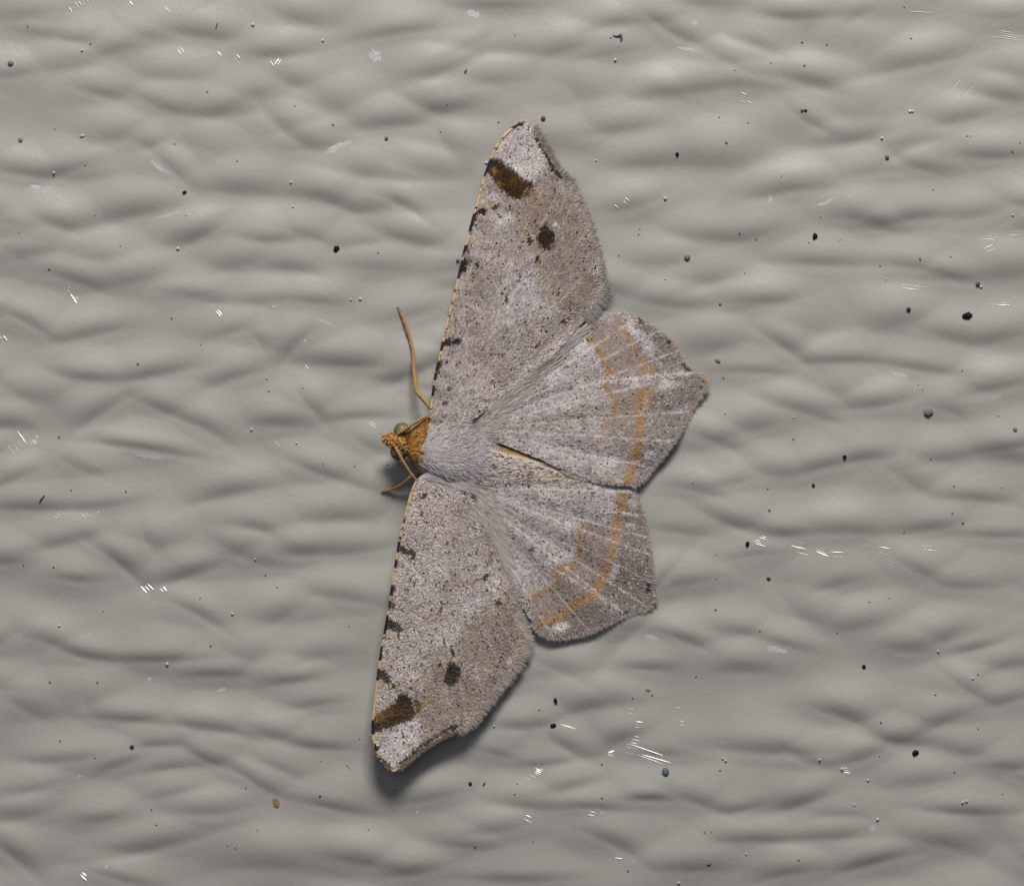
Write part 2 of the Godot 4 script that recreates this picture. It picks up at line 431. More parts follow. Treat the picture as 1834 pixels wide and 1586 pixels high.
func make_scuff_sheens(wall: Node3D) -> void:
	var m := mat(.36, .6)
	for k in range(0, scuff_sheens.size(), 5):
		var o := Vector3(scuff_sheens[k], scuff_sheens[k + 1], 0)
		var a := float(scuff_sheens[k + 2])
		var b := float(scuff_sheens[k + 3])
		var t := deg_to_rad(scuff_sheens[k + 4])
		var g := Geo.new()
		var grime: bool = k == scuff_sheens.size() - 5
		var col := lin(.36, .355, .35) if grime else lin(.46, .455, .46)  # paler tint imitates flash sheen on rubbed paint; the grime is darker
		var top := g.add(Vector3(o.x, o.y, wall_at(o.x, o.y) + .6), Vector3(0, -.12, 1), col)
		var n := 26
		var rings := [[], []]
		for r in 2:
			for q in n:
				var f := TAU * q / n
				var j := rng.randf_range(.45, 1.15) * (.6 if r == 0 else 1.0)
				var e := Vector2(cos(f) * a * j, sin(f) * b * j).rotated(t) + Vector2(o.x, o.y)
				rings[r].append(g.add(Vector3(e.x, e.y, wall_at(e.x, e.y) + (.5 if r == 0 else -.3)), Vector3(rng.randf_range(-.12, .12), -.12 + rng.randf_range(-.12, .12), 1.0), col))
		for q in n:
			var q2 := (q + 1) % n
			g.face(top, rings[0][q], rings[0][q2])
			g.quad(rings[0][q], rings[1][q], rings[1][q2], rings[0][q2])
		var mi := part("scuff_sheen_mark", g, m, wall, o)
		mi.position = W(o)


# ---------------------------------------------------------------- specks and beads
func lump(r: Vector3, rough: float, sd: int, col: Color, cv := .12) -> Geo:
	var g := Geo.new()
	var nz := FastNoiseLite.new()
	nz.seed = sd
	nz.frequency = .9
	var la := 8
	var lo := 12
	for a in la + 1:
		for b in lo:
			var th := PI * a / la
			var ph := TAU * b / lo
			var d := Vector3(sin(th) * cos(ph), sin(th) * sin(ph), cos(th))
			var k := 1.0 + rough * nz.get_noise_3dv(d * 1.6)
			var t := 1.0 + cv * nz.get_noise_3dv(d * 4.0 + Vector3(7, 0, 0)) * 2.0
			g.add(d * r * k, (d / r).normalized(), Color(col.r * t, col.g * t, col.b * t))
	for a in la:
		for b in lo:
			var b2 := (b + 1) % lo
			g.quad(a * lo + b, a * lo + b2, (a + 1) * lo + b2, (a + 1) * lo + b)
	return g


func put_mesh(called: String, m: Mesh, mt: Material, x: float, y: float, lift: float, turn: float, sc: float) -> MeshInstance3D:
	var mi := MeshInstance3D.new()
	mi.name = numbered(called)
	mi.mesh = m
	mi.material_override = mt
	mi.position = W(Vector3(x, y, wall_at(x, y) + lift))
	mi.rotation.z = turn
	mi.scale = Vector3.ONE * sc
	add_child(mi, true)
	return mi


var tiny_dark := [
	49, 47, 3, 162, 79, 2.6, 371, 165, 2.6, 312, 258, 2.4, 425, 289, 3, 596, 224, 3, 97, 231, 2, 88, 482, 3, 307, 570, 3, 247, 652, 3.2, 359, 617, 2.2, 105, 783, 3, 225, 880, 3.2, 127, 878, 2.2,
	477, 679, 2.4, 481, 701, 2.4, 542, 695, 2, 635, 835, 2, 578, 831, 2, 96, 1016, 2.8, 41, 1012, 2.8, 475, 1030, 2.4, 496, 1052, 2.4, 377, 1157, 3.4, 174, 1222, 3.4, 89, 1222, 3, 358, 1071, 2.4,
	184, 1095, 2, 170, 1357, 2.4, 107, 1327, 2.4, 271, 1450, 2.6, 280, 1477, 2.6, 440, 1411, 2.4, 573, 1425, 3.4, 407, 1515, 2.2, 421, 1519, 2.2, 575, 1363, 1.8, 622, 1372, 2.2, 626, 1376, 2, 625, 1122, 2.2,
	461, 1486, 1.8, 644, 1323, 1.8, 922, 63, 2, 1094, 68, 2.4, 801, 187, 2, 677, 453, 2.4, 789, 236, 2.2, 893, 219, 2.6, 1191, 501, 2.4, 1109, 458, 2, 1146, 410, 2, 1144, 420, 2.6, 1381, 113, 2.4, 1441, 118, 2.8,
	1481, 80, 2.8, 1437, 76, 3, 1316, 126, 2.2, 1301, 256, 3.4, 1340, 220, 2.4, 1288, 210, 2.4, 1325, 417, 3.4, 1355, 429, 2.2, 1449, 435, 2.2, 1505, 430, 2, 1648, 464, 3.6, 1703, 460, 2.2, 1577, 476, 2.6,
	1672, 340, 2.4, 1399, 316, 2.2, 1732, 244, 2.2, 1738, 244, 2, 1827, 256, 2.6, 1813, 271, 3, 1632, 69, 2.6, 1470, 389, 2, 1620, 13, 2, 1334, 489, 2, 1290, 545, 3.4, 1296, 677, 2.8, 1421, 787, 2.8, 1422, 747, 2.2,
	1378, 914, 3.4, 1375, 875, 2.4, 1241, 865, 2, 1282, 993, 2, 1709, 871, 2.4, 1706, 919, 2.6, 1725, 937, 3.4, 1789, 745, 2.4, 1667, 822, 2, 1620, 954, 2.4, 1645, 689, 2.2, 1653, 698, 2, 1724, 664, 2, 1283, 1037, 2,
	1795, 874, 2, 966, 1271, 2.8, 922, 1422, 2.4, 707, 1414, 2.4, 1133, 1250, 2.4, 1168, 1245, 2.8, 1078, 1369, 2.8, 1078, 1429, 2.8, 1125, 1560, 3, 955, 1507, 2, 851, 1516, 2.6, 660, 1486, 2.2, 927, 1404, 2,
	1361, 1130, 2.6, 1282, 1092, 3, 1247, 1212, 2.8, 1557, 1078, 2.4, 1594, 1071, 2.2, 1578, 1294, 2.8, 1752, 1305, 2.4, 1676, 1244, 2.6, 1752, 1208, 3, 1290, 1380, 2.4, 1262, 1491, 2.4, 1275, 1490, 2, 1430, 1540, 3,
	1710, 1383, 2.4, 1796, 1422, 2.4, 1576, 1354, 2, 1500, 1133, 2.4, 528, 190, 2, 333, 386, 2, 152, 296, 2, 171, 386, 2, 215, 441, 1.8, 274, 481, 1.8, 34, 417, 1.8]
var pale_beads := [
	453, 44, 4, 578, 72, 3, 147, 90, 3, 96, 309, 3, 521, 326, 3, 524, 370, 2.6, 318, 445, 3.6, 871, 291, 3.2, 628, 536, 2.6, 645, 535, 3.4, 450, 769, 2.8, 531, 793, 2.8, 416, 1099, 3.2, 299, 1189, 3.6, 106, 1120, 3,
	885, 1300, 2.4, 1295, 1358, 2.8, 1300, 1362, 3, 1468, 1360, 2.8, 1508, 1377, 3.4, 1555, 1397, 3, 1724, 1436, 3.2, 1731, 1434, 3.2, 1572, 1467, 3.6, 1530, 1441, 2.2, 1216, 1581, 3, 1337, 1529, 2.2, 1681, 1166, 2.8,
	1742, 1214, 2.8, 1580, 247, 3.4, 1192, 355, 4, 1102, 107, 3.2, 1299, 739, 2.2, 1587, 500, 2, 1814, 385, 2.4, 694, 831, 2.2, 457, 1001, 2.2, 1068, 287, 2.2, 1422, 747, 2]


func make_specks() -> void:
	var dust := mat(.75, .3)
	var gloss := mat(.5, .4)
	var darks := []
	for k in 4:
		darks.append(lump(Vector3(1, rng.randf_range(.55, .9), .4), .9, 40 + k, lin(.17 - k * .04, .16 - k * .038, .155 - k * .036)).mesh(Vector3.ZERO))
	for k in range(0, tiny_dark.size(), 3):
		var s := put_mesh("dirt_speck", darks[k / 3 % 4], dust, tiny_dark[k], tiny_dark[k + 1], .3, rng.randf() * TAU, float(tiny_dark[k + 2]) * .72)
		tag(s, "tiny dark dot of dirt stuck to the pale wall", "speck", "tiny dirt specks on the wall")
	var pales := []
	for k in 3:
		pales.append(lump(Vector3(1, 1, .9), .12, 60 + k, lin(.58, .58, .56)).mesh(Vector3.ZERO))
	for k in range(0, pale_beads.size(), 3):
		var s := put_mesh("pale_bead", pales[k / 3 % 3], gloss, pale_beads[k], pale_beads[k + 1], float(pale_beads[k + 2]) * .4, rng.randf() * TAU, float(pale_beads[k + 2]) * .82)
		tag(s, "tiny pale round bead stuck to the wall", "bead", "tiny pale beads on the wall")
	# those large enough to tell apart: [name, category, x, y, radii, turn, roughness of outline, colour, label]
	var black := lin(.014, .014, .016)
	var grey := lin(.20, .21, .225)
	var tan_c := lin(.30, .215, .10)
	var big := [
		["dirt_speck", "speck", 1733, 565, Vector3(9, 7, 5), .3, .6, black, "largest black crumb, beyond the pointed tail of the upper hindwing"],
		["dirt_speck", "speck", 602, 445, Vector3(6.5, 5, 4), .8, .8, black, "jagged black crumb out in front of the upper forewing's costa"],
		["dirt_speck", "speck", 1460, 423, Vector3(5, 6.5, 4), -.4, .6, black, "wedge shaped black crumb level with the upper forewing's dark spot"],
		["dirt_speck", "speck", 1640, 1348, Vector3(7, 5.5, 4.5), .2, .5, black, "plump black crumb in the lowest corner furthest from the moth's head"],
		["dirt_speck", "speck", 995, 1255, Vector3(3.4, 6, 3), .2, .6, black, "upright black chip below the fringe of the lower wings"],
		["dirt_speck", "speck", 991, 1299, Vector3(6, 4, 3), .1, .6, black, "pointed black chip beside a short white scratch under the lower wings"],
		["dirt_speck", "speck", 1339, 974, Vector3(4, 5.5, 3.5), -.2, .5, black, "black crumb at the head of the long scratch behind the lower hindwing"],
		["dirt_speck", "speck", 1513, 818, Vector3(4, 4, 3), 0, .4, black, "round black dot straight behind the moth's abdomen"],
		["dirt_speck", "speck", 1548, 1194, Vector3(4, 4, 3), 0, .3, black, "round black dot with a faint tail below the scratched streak"],
		["dirt_speck", "speck", 1213, 276, Vector3(3.5, 4, 3), 0, .3, black, "round black dot beside the tip of the upper forewing's fringe"],
		["dirt_speck", "speck", 330, 344, Vector3(4, 3, 3), .2, .7, black, "small black crumb below a bright rubbed sheen streak near the wall's corner"],
		["dirt_speck", "speck", 1627, 554, Vector3(4.5, 4.5, 3.5), 0, .3, lin(.05, .05, .055), "dark grey grain close before the largest black crumb"],
		["dirt_speck", "speck", 236, 1337, Vector3(4.5, 4, 3), 0, .3, lin(.09, .065, .06), "brownish dark grain in the wall's lower corner before the moth"],
		["dirt_speck", "speck", 1377, 1036, Vector3(4.5, 3.2, 2.5), 0, .4, lin(.11, .065, .03), "small brown grain below the long white scratch"],
		["dirt_speck", "speck", 1443, 198, Vector3(3.4, 2.4, 2), -.2, .4, black, "tiny black chip with a grey twin above the ripples"],
		["dirt_speck", "speck", 1437, 198, Vector3(3, 3, 2.4), 0, .3, lin(.10, .10, .11), "tiny grey grain touching a black chip"],
		["dirt_speck", "speck", 1457, 869, Vector3(3, 4, 2.4), .3, .6, lin(.06, .05, .05), "small hooked dark grain behind the hindwings"],
		["dirt_speck", "speck", 842, 1403, Vector3(3.6, 3.6, 3), 0, .3, lin(.03, .03, .035), "round dark dot below the shadow of the lower forewing"],
		["dirt_sliver", "speck", 867, 1404, Vector3(1.6, 5, 1.6), -.5, .3, lin(.05, .05, .05), "short dark sliver beside a round dot under the lower forewing"],
		["dirt_sliver", "speck", 834, 128, Vector3(2, 4.5, 1.8), -.4, .4, lin(.06, .06, .06), "short slanting dark sliver above the upper forewing's tip"],
		["dirt_sliver", "speck", 388, 46, Vector3(1.4, 6.5, 1.4), -.35, .3, lin(.12, .11, .09), "thin slanting dark sliver near the top edge before the moth"],
		["dirt_sliver", "speck", 75, 893, Vector3(1.8, 9.5, 1.8), -.7, .2, lin(.07, .055, .05), "longest dark sliver slanting across a crease far before the head"],
		["dirt_sliver", "speck", 1270, 1548, Vector3(5, 1.3, 1.2), .2, .5, lin(.08, .09, .08), "flat greenish dark sliver near the bottom edge"],
		["wall_bead", "bead", 1192, 1382, Vector3(7.2, 9, 5), .15, .08, lin(.13, .155, .19), "large oval blue grey bead below the sheaf of scratches"],
		["wall_flake", "flake", 1663, 738, Vector3(10, 8, 4), .2, .35, lin(.20, .20, .23), "angular grey flake of grit behind the hindwings"],
		["wall_bead", "bead", 19, 113, Vector3(6, 5.6, 4), 0, .15, grey, "grey bead nearest the wall's upper edge before the moth"],
		["wall_bead", "bead", 36, 250, Vector3(4.6, 5, 3.5), 0, .15, lin(.22, .24, .27), "bluish grey bead above the bright rubbed sheen streak"],
		["wall_bead", "bead", 973, 212, Vector3(4.6, 5.2, 4), 0, .2, lin(.09, .10, .11), "dark grey bead just beyond the apex of the upper forewing"],
		["wall_bead", "bead", 1231, 461, Vector3(6, 6.4, 4), .4, .5, lin(.17, .18, .19), "knobbly grey bead behind the fringe of the upper forewing"],
		["wall_bead", "bead", 1752, 508, Vector3(4.5, 5, 4), -.3, .4, lin(.12, .13, .14), "dark grey bead with a pale one stuck against it"],
		["wall_bead", "bead", 1758, 513, Vector3(3, 3.2, 3), 0, .1, lin(.55, .57, .58), "pale bead stuck against a dark grey one"],
		["wall_bead", "bead", 1589, 282, Vector3(4, 4.4, 3.4), .3, .4, lin(.12, .12, .12), "dark grey bead at the end of a slanting scratch"],
		["wall_bead", "bead", 692, 248, Vector3(3.6, 4, 3), 0, .15, lin(.13, .13, .14), "dark grey bead between a rubbed patch and the upper forewing"],
		["wall_bead", "bead", 820, 466, Vector3(3.6, 3.8, 3), 0, .15, lin(.16, .17, .18), "grey bead touching the costa of the upper forewing"],
		["wall_bead", "bead", 1818, 769, Vector3(4, 5, 3), .4, .3, lin(.2, .2, .2), "grey oval bead at the edge behind the grit flake"],
		["wall_bead", "bead", 1286, 646, Vector3(6, 3.4, 2.2), -.5, .2, lin(.19, .18, .17), "slanting oval grey husk beside the upper hindwing's tail"],
		["wall_bead", "bead", 1630, 199, Vector3(3.4, 3.4, 3), 0, .1, lin(.6, .62, .66), "whitish bead with a smaller one under a fan of hairlines"],
		["wall_bead", "bead", 1635, 199, Vector3(3, 3, 3), 0, .1, lin(.55, .57, .6), "smaller whitish bead joined to another under hairline scratches"],
		["pale_grain", "bead", 147, 243, Vector3(5.6, 3, 2.4), .2, .3, lin(.5, .48, .42), "oval cream grain lying flat near a bluish grey bead"],
		["tan_spot", "stain", 494, 1437, Vector3(6.6, 11, 1.6), .25, .15, tan_c, "large tan oval blot below the lower forewing's tip"],
		["tan_spot", "stain", 1160, 1236, Vector3(5.6, 3.4, 1.2), -.1, .2, tan_c, "small tan blot beneath the lower hindwing"]]
	var kn := 100
	for b in big:
		kn += 1
		var g := lump(b[4], b[6], kn, b[7])
		var r: Vector3 = b[4]
		var shine: Material = gloss if b[1] == "bead" else dust
		var s := put_mesh(b[0], g.mesh(Vector3.ZERO), shine, b[2], b[3], r.z * .3, b[5], .9)
		tag(s, b[8], b[1])
	# a bent crumb like a twig with a clump
	var tw := Geo.new()
	tube(tw, [Vector3(-9, -4, 1.5), Vector3(-3, -2, 2), Vector3(3, -4, 2.2), Vector3(7, -5, 2)], [.8, 1.2, 1.6, 1.2], 6, lin(.11, .11, .14), 0.0)
	tube(tw, [Vector3(3, -5, 2), Vector3(6, 0, 2.4), Vector3(5, 6, 2)], [2.6, 2.4, 1.0], 6, lin(.12, .12, .15), 0.0)
	var t := put_mesh("twig_crumb", tw.mesh(Vector3.ZERO), dust, 1107, 67, 0.0, 0.0, 1.0)
	tag(t, "branched grey crumb like a bent twig above the upper forewing", "crumb")


# ---------------------------------------------------------------- tubes and hairs
func tube(g: Geo, pts: Array, rad: Array, sides: int, col: Color, ringed: float, dark := Color(.05, .03, .02), caps := true) -> void:
	var path := PackedVector3Array()
	var rr := PackedFloat32Array()
	var sub := 18
	for k in pts.size() - 1:
		var p0: Vector3 = pts[maxi(k - 1, 0)]
		var p1: Vector3 = pts[k]
		var p2: Vector3 = pts[k + 1]
		var p3: Vector3 = pts[mini(k + 2, pts.size() - 1)]
		for q in sub:
			var t := float(q) / sub
			path.push_back(p1.cubic_interpolate(p2, p0, p3, t))
			rr.push_back(lerpf(rad[k], rad[k + 1], t))
	path.push_back(pts[-1])
	rr.push_back(rad[-1])
	var run := 0.0
	var prev := -1
	for k in path.size():
		var d := (path[mini(k + 1, path.size() - 1)] - path[maxi(k - 1, 0)]).normalized()
		var a := d.cross(Vector3(0, 0, 1)).normalized()
		var b := a.cross(d).normalized()
		if k:
			run += path[k].distance_to(path[k - 1])
		var ph := 0.0
		if ringed > 0.0:
			ph = pow(.5 + .5 * sin(run / ringed * TAU), 3.0)
		var first := g.v.size()
		for s in sides:
			var f := TAU * s / sides
			var o := a * cos(f) + b * sin(f)
			var base := col.lerp(dark, ph * .9)
			g.add(path[k] + o * rr[k] * (1.0 - .12 * ph), o, vary(base, .14))
		if prev >= 0:
			for s in sides:
				var s2 := (s + 1) % sides
				g.quad(prev + s, prev + s2, first + s2, first + s)
		prev = first
		if caps and (k == 0 or k == path.size() - 1):
			var e := g.add(path[k] + d * rr[k] * (.5 if k else -.5), d if k else -d, col)
			for s in sides:
				g.face(e, first + s, first + (s + 1) % sides)


func hair(g: Geo, p: Vector3, dir: Vector3, len: float, wid: float, bend: Vector3, col: Color, tip: Color) -> void:
	var d := dir.normalized()
	var side := d.cross(Vector3(rng.randf_range(-.5, .5), rng.randf_range(-.5, .5), 1)).normalized()
	var nrm := side.cross(d).normalized()
	if nrm.z < 0.0:
		nrm = -nrm
	var q := p + d * len * .5 + bend * len * .12
	var e := p + d * len + bend * len * .5
	var a := g.add(p - side * wid * .5, nrm, col)
	var b := g.add(p + side * wid * .5, nrm, col)
	var c2 := g.add(q + side * wid * .42, nrm, col.lerp(tip, .5))
	var d2 := g.add(q - side * wid * .42, nrm, col.lerp(tip, .5))
	var f := g.add(e, nrm, tip)
	g.quad(a, b, c2, d2)
	g.face(d2, c2, f)


# ---------------------------------------------------------------- wing patterns
func V(l: Array) -> PackedVector2Array:
	var o := PackedVector2Array()
	for k in range(0, l.size(), 2):
		o.push_back(Vector2(l[k], l[k + 1]))
	return o


func smooth(l: PackedVector2Array) -> PackedVector2Array:
	var o := PackedVector2Array()
	var n := l.size()
	for k in n:
		for t in [0.0, .34, .67]:
			o.push_back(l[k].cubic_interpolate(l[(k + 1) % n], l[(k + n - 1) % n], l[(k + 2) % n], t))
	return o


func area(pts: Array, col: Color, s: float, soft := 5.0) -> Dictionary:
	var poly := V(pts)
	return {"k": 0, "p": poly, "c": col, "s": s, "soft": soft, "b": box(poly, soft + 4.0)}


func line(pts: Array, col: Color, s: float, w: float) -> Dictionary:
	var poly := V(pts)
	return {"k": 1, "p": poly, "c": col, "s": s, "w": w, "b": box(poly, w * 2.0 + 4.0)}


func blob(x: float, y: float, rx: float, ry: float, deg: float, col: Color, s: float, soft := .35) -> Dictionary:
	var r := maxf(rx, ry) * 1.4 + 3.0
	if col == white or col == bluish:
		s = minf(1.0, s * 1.35)
	if col == ink:
		rx = maxf(rx * 1.2, 3.3)
		ry = maxf(ry * 1.2, 3.3)
	return {"k": 2, "o": Vector2(x, y), "rx": rx, "ry": ry, "t": deg_to_rad(deg), "c": col, "s": s, "soft": soft, "b": Rect2(x - r, y - r, 2 * r, 2 * r)}


func box(poly: PackedVector2Array, m: float) -> Rect2:
	var r := Rect2(poly[0], Vector2.ZERO)
	for p in poly:
		r = r.expand(p)
	return r.grow(m)


func edge_distance(poly: PackedVector2Array, p: Vector2, closed: bool) -> float:
	var best := 1e9
	var n := poly.size()
	for k in (n if closed else n - 1):
		var q := Geometry2D.get_closest_point_to_segment(p, poly[k], poly[(k + 1) % n])
		best = minf(best, q.distance_squared_to(p))
	return sqrt(best)


func paint(feats: Array, p: Vector2, col: Color) -> Color:
	var wob := Vector2(fine_noise.get_noise_2d(p.x, p.y), fine_noise.get_noise_2d(p.y + 900.0, p.x)) * 4.0
	var q := p + wob
	for f in feats:
		var b: Rect2 = f.b
		if not b.has_point(q):
			continue
		var w := 0.0
		if f.k == 0:
			var inside := Geometry2D.is_point_in_polygon(q, f.p)
			var d := edge_distance(f.p, q, true)
			var soft: float = f.soft
			w = clampf(.5 + (d if inside else -d) / (soft * 2.0), 0.0, 1.0)
		elif f.k == 1:
			var d := edge_distance(f.p, q, false)
			w = clampf(1.3 - d / float(f.w), 0.0, 1.0)
		else:
			var o: Vector2 = f.o
			var r := (q - o).rotated(-float(f.t))
			var d := Vector2(r.x / float(f.rx), r.y / float(f.ry)).length()
			w = clampf((1.15 - d) / float(f.soft), 0.0, 1.0)
		col = col.lerp(f.c, w * float(f.s))
	return col


var pale := lin(.525, .435, .40)
var white := lin(.76, .70, .71)
var bluish := lin(.61, .58, .61)
var taupe := lin(.35, .272, .245)
var olive := lin(.33, .285, .21)
var ink := lin(.03, .021, .016)
var brown := lin(.07, .034, .013)
var orange := lin(.34, .16, .045)
var ochre := lin(.45, .25, .085)
var cream := lin(.68, .50, .28)
var yellow := lin(.44, .375, .25)

var uf_outline := [772, 733, 776, 702, 780, 675, 786, 648, 792, 621, 800, 583, 811, 540, 821.5, 497, 834, 442, 842, 412, 849, 387, 856, 361, 863, 334, 872, 306, 881, 283, 890, 263, 903, 245, 916, 233, 929, 224, 941, 221,
	951, 228, 959, 243, 967, 259, 982, 281, 989, 298, 1009, 323, 1024, 334, 1035, 356, 1045, 376, 1055, 409, 1065, 439, 1072, 465, 1077, 492, 1079, 508, 1074, 524, 1060, 548, 1045, 571, 1029, 591, 1008, 615, 987, 639,
	960, 660, 930, 684, 900, 708, 882, 726, 866, 738, 840, 756, 800, 778, 776, 766]
var lf_outline := [748, 858, 743, 868, 737, 883, 731, 905, 726, 926, 719, 954, 713, 985, 708, 1019, 702, 1056, 694, 1106, 687, 1146, 681, 1182, 674, 1236, 669, 1282, 668, 1307, 671, 1328, 679, 1351, 690, 1363, 700, 1373, 711, 1374,
	721, 1366, 731, 1355, 748, 1342, 765, 1330, 781, 1320, 800, 1309, 819, 1302, 837, 1293, 853, 1276, 869, 1255, 885, 1234, 902, 1214, 917, 1196, 931, 1178, 940, 1160, 941, 1134, 932, 1108, 921, 1080, 910, 1044, 898, 1024,
	891, 999, 876, 972, 862, 955, 852, 925, 846, 895, 830, 868, 800, 846, 765, 846]
var uh_outline := [840, 760, 866, 735, 900, 700, 960, 650, 1020, 600, 1065, 573, 1080, 565, 1104, 561, 1122, 563, 1140, 570, 1161, 585, 1182, 597, 1200, 614, 1213, 630, 1224, 651, 1233, 661, 1251, 673, 1264, 683, 1256, 696, 1242, 716, 1229, 740, 1216, 764,
	1199, 789, 1180, 815, 1164, 836, 1146, 856, 1131, 864, 1095, 863, 1059, 857, 1044, 856, 1005, 840, 960, 819, 915, 801, 879, 786, 850, 776]
var lh_outline := [836, 858, 880, 857.5, 936, 858, 1000, 859, 1054, 860, 1090, 862, 1115, 872, 1135, 889, 1143, 911, 1149, 930, 1155, 960, 1160, 990, 1162, 1018, 1164, 1039, 1168, 1064, 1166, 1080, 1148, 1089, 1122, 1094, 1096, 1106, 1075, 1117, 1054, 1127,
	1032, 1132, 1011, 1136, 987, 1136, 970, 1127, 955, 1113, 935, 1085, 910, 1040, 885, 990, 860, 945, 840, 905, 822, 872]


func uf_features() -> Array:
	return [
		blob(830, 720, 70, 60, -40, bluish, .35, .9), blob(925, 545, 42, 75, 25, bluish, .55, .8), blob(900, 395, 20, 26, 20, white, .5, .8), blob(860, 520, 40, 50, 10, olive, .4, .9),
		blob(905, 615, 60, 45, -20, olive, .30, .9), blob(870, 640, 34, 22, -30, olive, .3, .9), blob(1000, 625, 26, 16, -42, white, .5, .8), blob(940, 665, 40, 10, -40, white, .45, .8), blob(880, 350, 16, 18, 0, lin(.5, .45, .47), .6, .8),
		area([951, 331, 985, 288, 1010, 318, 1036, 354, 1058, 409, 1075, 465, 1084, 500, 1078, 530, 1045, 575, 1003, 582, 989, 560, 979, 528, 969, 503, 964, 472, 951, 442, 936, 419, 926, 399, 918, 380, 940, 362], taupe, .9, 20.0),
		blob(1050, 460, 14, 60, -14, lin(.4, .33, .3), .4, .9), blob(1056, 500, 12, 16, 0, lin(.34, .24, .16), .5, .8), blob(1066, 490, 8, 26, -10, white, .35, .8), blob(990, 560, 14, 30, -25, bluish, .5, .8), blob(1004, 325, 26, 18, 40, lin(.38, .33, .33), .5, .9),
		area([881, 284, 890, 262, 916, 233, 941, 220, 962, 246, 976, 276, 984, 292, 968, 310, 953, 331, 941, 327, 916, 309, 897, 296], white, .72, 5.0),
		blob(915, 270, 14, 30, 35, lin(.42, .37, .40), .5, .9),
		line([888, 374, 916, 381, 926, 399, 936, 419, 951, 442, 964, 472, 969, 503, 979, 528, 989, 560, 1002, 578], yellow, .85, 4.4),
		line([858, 378, 872, 374, 890, 370], cream, .7, 3.4), line([836, 500, 848, 490, 852, 482], cream, .7, 3.0),
		line([934, 361, 950, 340, 985, 300], lin(.5, .43, .4), .4, 2.6), line([948, 436, 975, 395, 1010, 340], lin(.5, .43, .38), .5, 2.4), line([970, 470, 1040, 385], lin(.46, .38, .36), .4, 2.4), line([985, 545, 1066, 450], lin(.44, .38, .38), .4, 2.4), line([930, 480, 940, 470, 955, 460], lin(.5, .43, .40), .5, 2.4),
		blob(957, 362, 10, 12, 0, orange, .6, .8), blob(958, 388, 8, 18, 0, lin(.36, .24, .16), .6, .9),
		area([872, 314, 881, 287, 897, 296, 916, 310, 941, 328, 953, 331, 950, 352, 934, 362, 921, 362, 908, 352, 891, 342, 880, 322], brown, 1.0, 2.5),
		blob(885, 312, 6, 9, -15, orange, .85, .8), blob(894, 334, 9, 5, 35, orange, .7, .8), blob(945, 348, 6, 10, 0, orange, .55, .8), blob(922, 330, 16, 10, 35, lin(.14, .065, .02), .55, .9),
		line([881, 288, 897, 296, 916, 310, 941, 328], ink, .8, 3.2), blob(912, 353, 8, 7, 10, ink, .9, .6), line([934, 358, 944, 338], cream, .55, 2.0), blob(905, 366, 12, 7, 0, lin(.24, .21, .22), .55, .9),
		blob(963, 415, 16, 20, 0, lin(.22, .18, .175), .5, .9), blob(976, 429, 14, 20, -14, ink, 1.0, .3), blob(974, 428, 7, 10, 0, brown, .45, .8), blob(987, 443, 8, 5, -40, orange, .6, .8), line([957, 440, 963, 412, 972, 398], lin(.55, .40, .26), .6, 2.4), blob(994, 408, 8, 7, 0, white, .5, .8),
		blob(931, 225, 7, 5, -35, ink, .95, .5), blob(872, 302, 4, 15, 17, ink, .95, .5), blob(860, 385, 11, 4.5, -12, ink, .97, .4), blob(848, 397, 4, 10, 15, ink, .95, .5), blob(843, 412, 3, 8, 12, ink, .9, .5), blob(885, 376, 5, 3, -20, ink, .9, .5), blob(893, 372, 2.4, 3, 0, ink, .9, .5), blob(914, 378, 3.4, 4.4, 0, ink, .9, .5),
		blob(836, 452, 3.6, 8, 14, ink, .9, .5), blob(829, 482, 6, 13, 14, ink, .97, .4), blob(838, 474, 6, 8, 30, ink, .7, .5), blob(853, 480, 3, 6, 15, ink, .9, .5), blob(848, 486, 4, 4, 0, cream, .7, .5),
		blob(948, 436, 4.4, 5, 0, ink, .95, .4), blob(961, 468, 3, 7, 14, ink, .95, .4), blob(1003, 579, 2.6, 8, 50, ink, .95, .4), blob(906, 539, 2.4, 8, 20, ink, .9, .4), blob(961, 620, 2.6, 8, 42, ink, .9, .4), blob(925, 508, 2, 4, 40, ink, .8, .5),
		blob(798, 619, 7, 5.5, 10, ink, .9, .4), blob(811, 616, 12, 6, -5, ink, .9, .35), blob(820, 614, 6, 5, 0, ink, .85, .4), blob(787, 655, 4, 9, 14, ink, .85, .5), blob(784, 672, 4, 7, 14, ink, .7, .5), blob(779, 700, 3, 8, 10, ink, .6, .5), blob(881, 688, 5, 4, -40, ink, .85, .5), blob(796, 724, 4, 3, 0, ink, .85, .5), blob(805, 699, 3, 3, 0, ink, .8, .5),
		line([958, 250, 964, 261, 978, 284, 985, 300, 1006, 326], lin(.06, .035, .02), 1.0, 4.6), line([1009, 322, 1024, 334, 1035, 356, 1055, 409, 1072, 465, 1078, 500], ochre, .55, 2.6),
		blob(945, 222, 7, 4, 0, cream, .8, .6)]


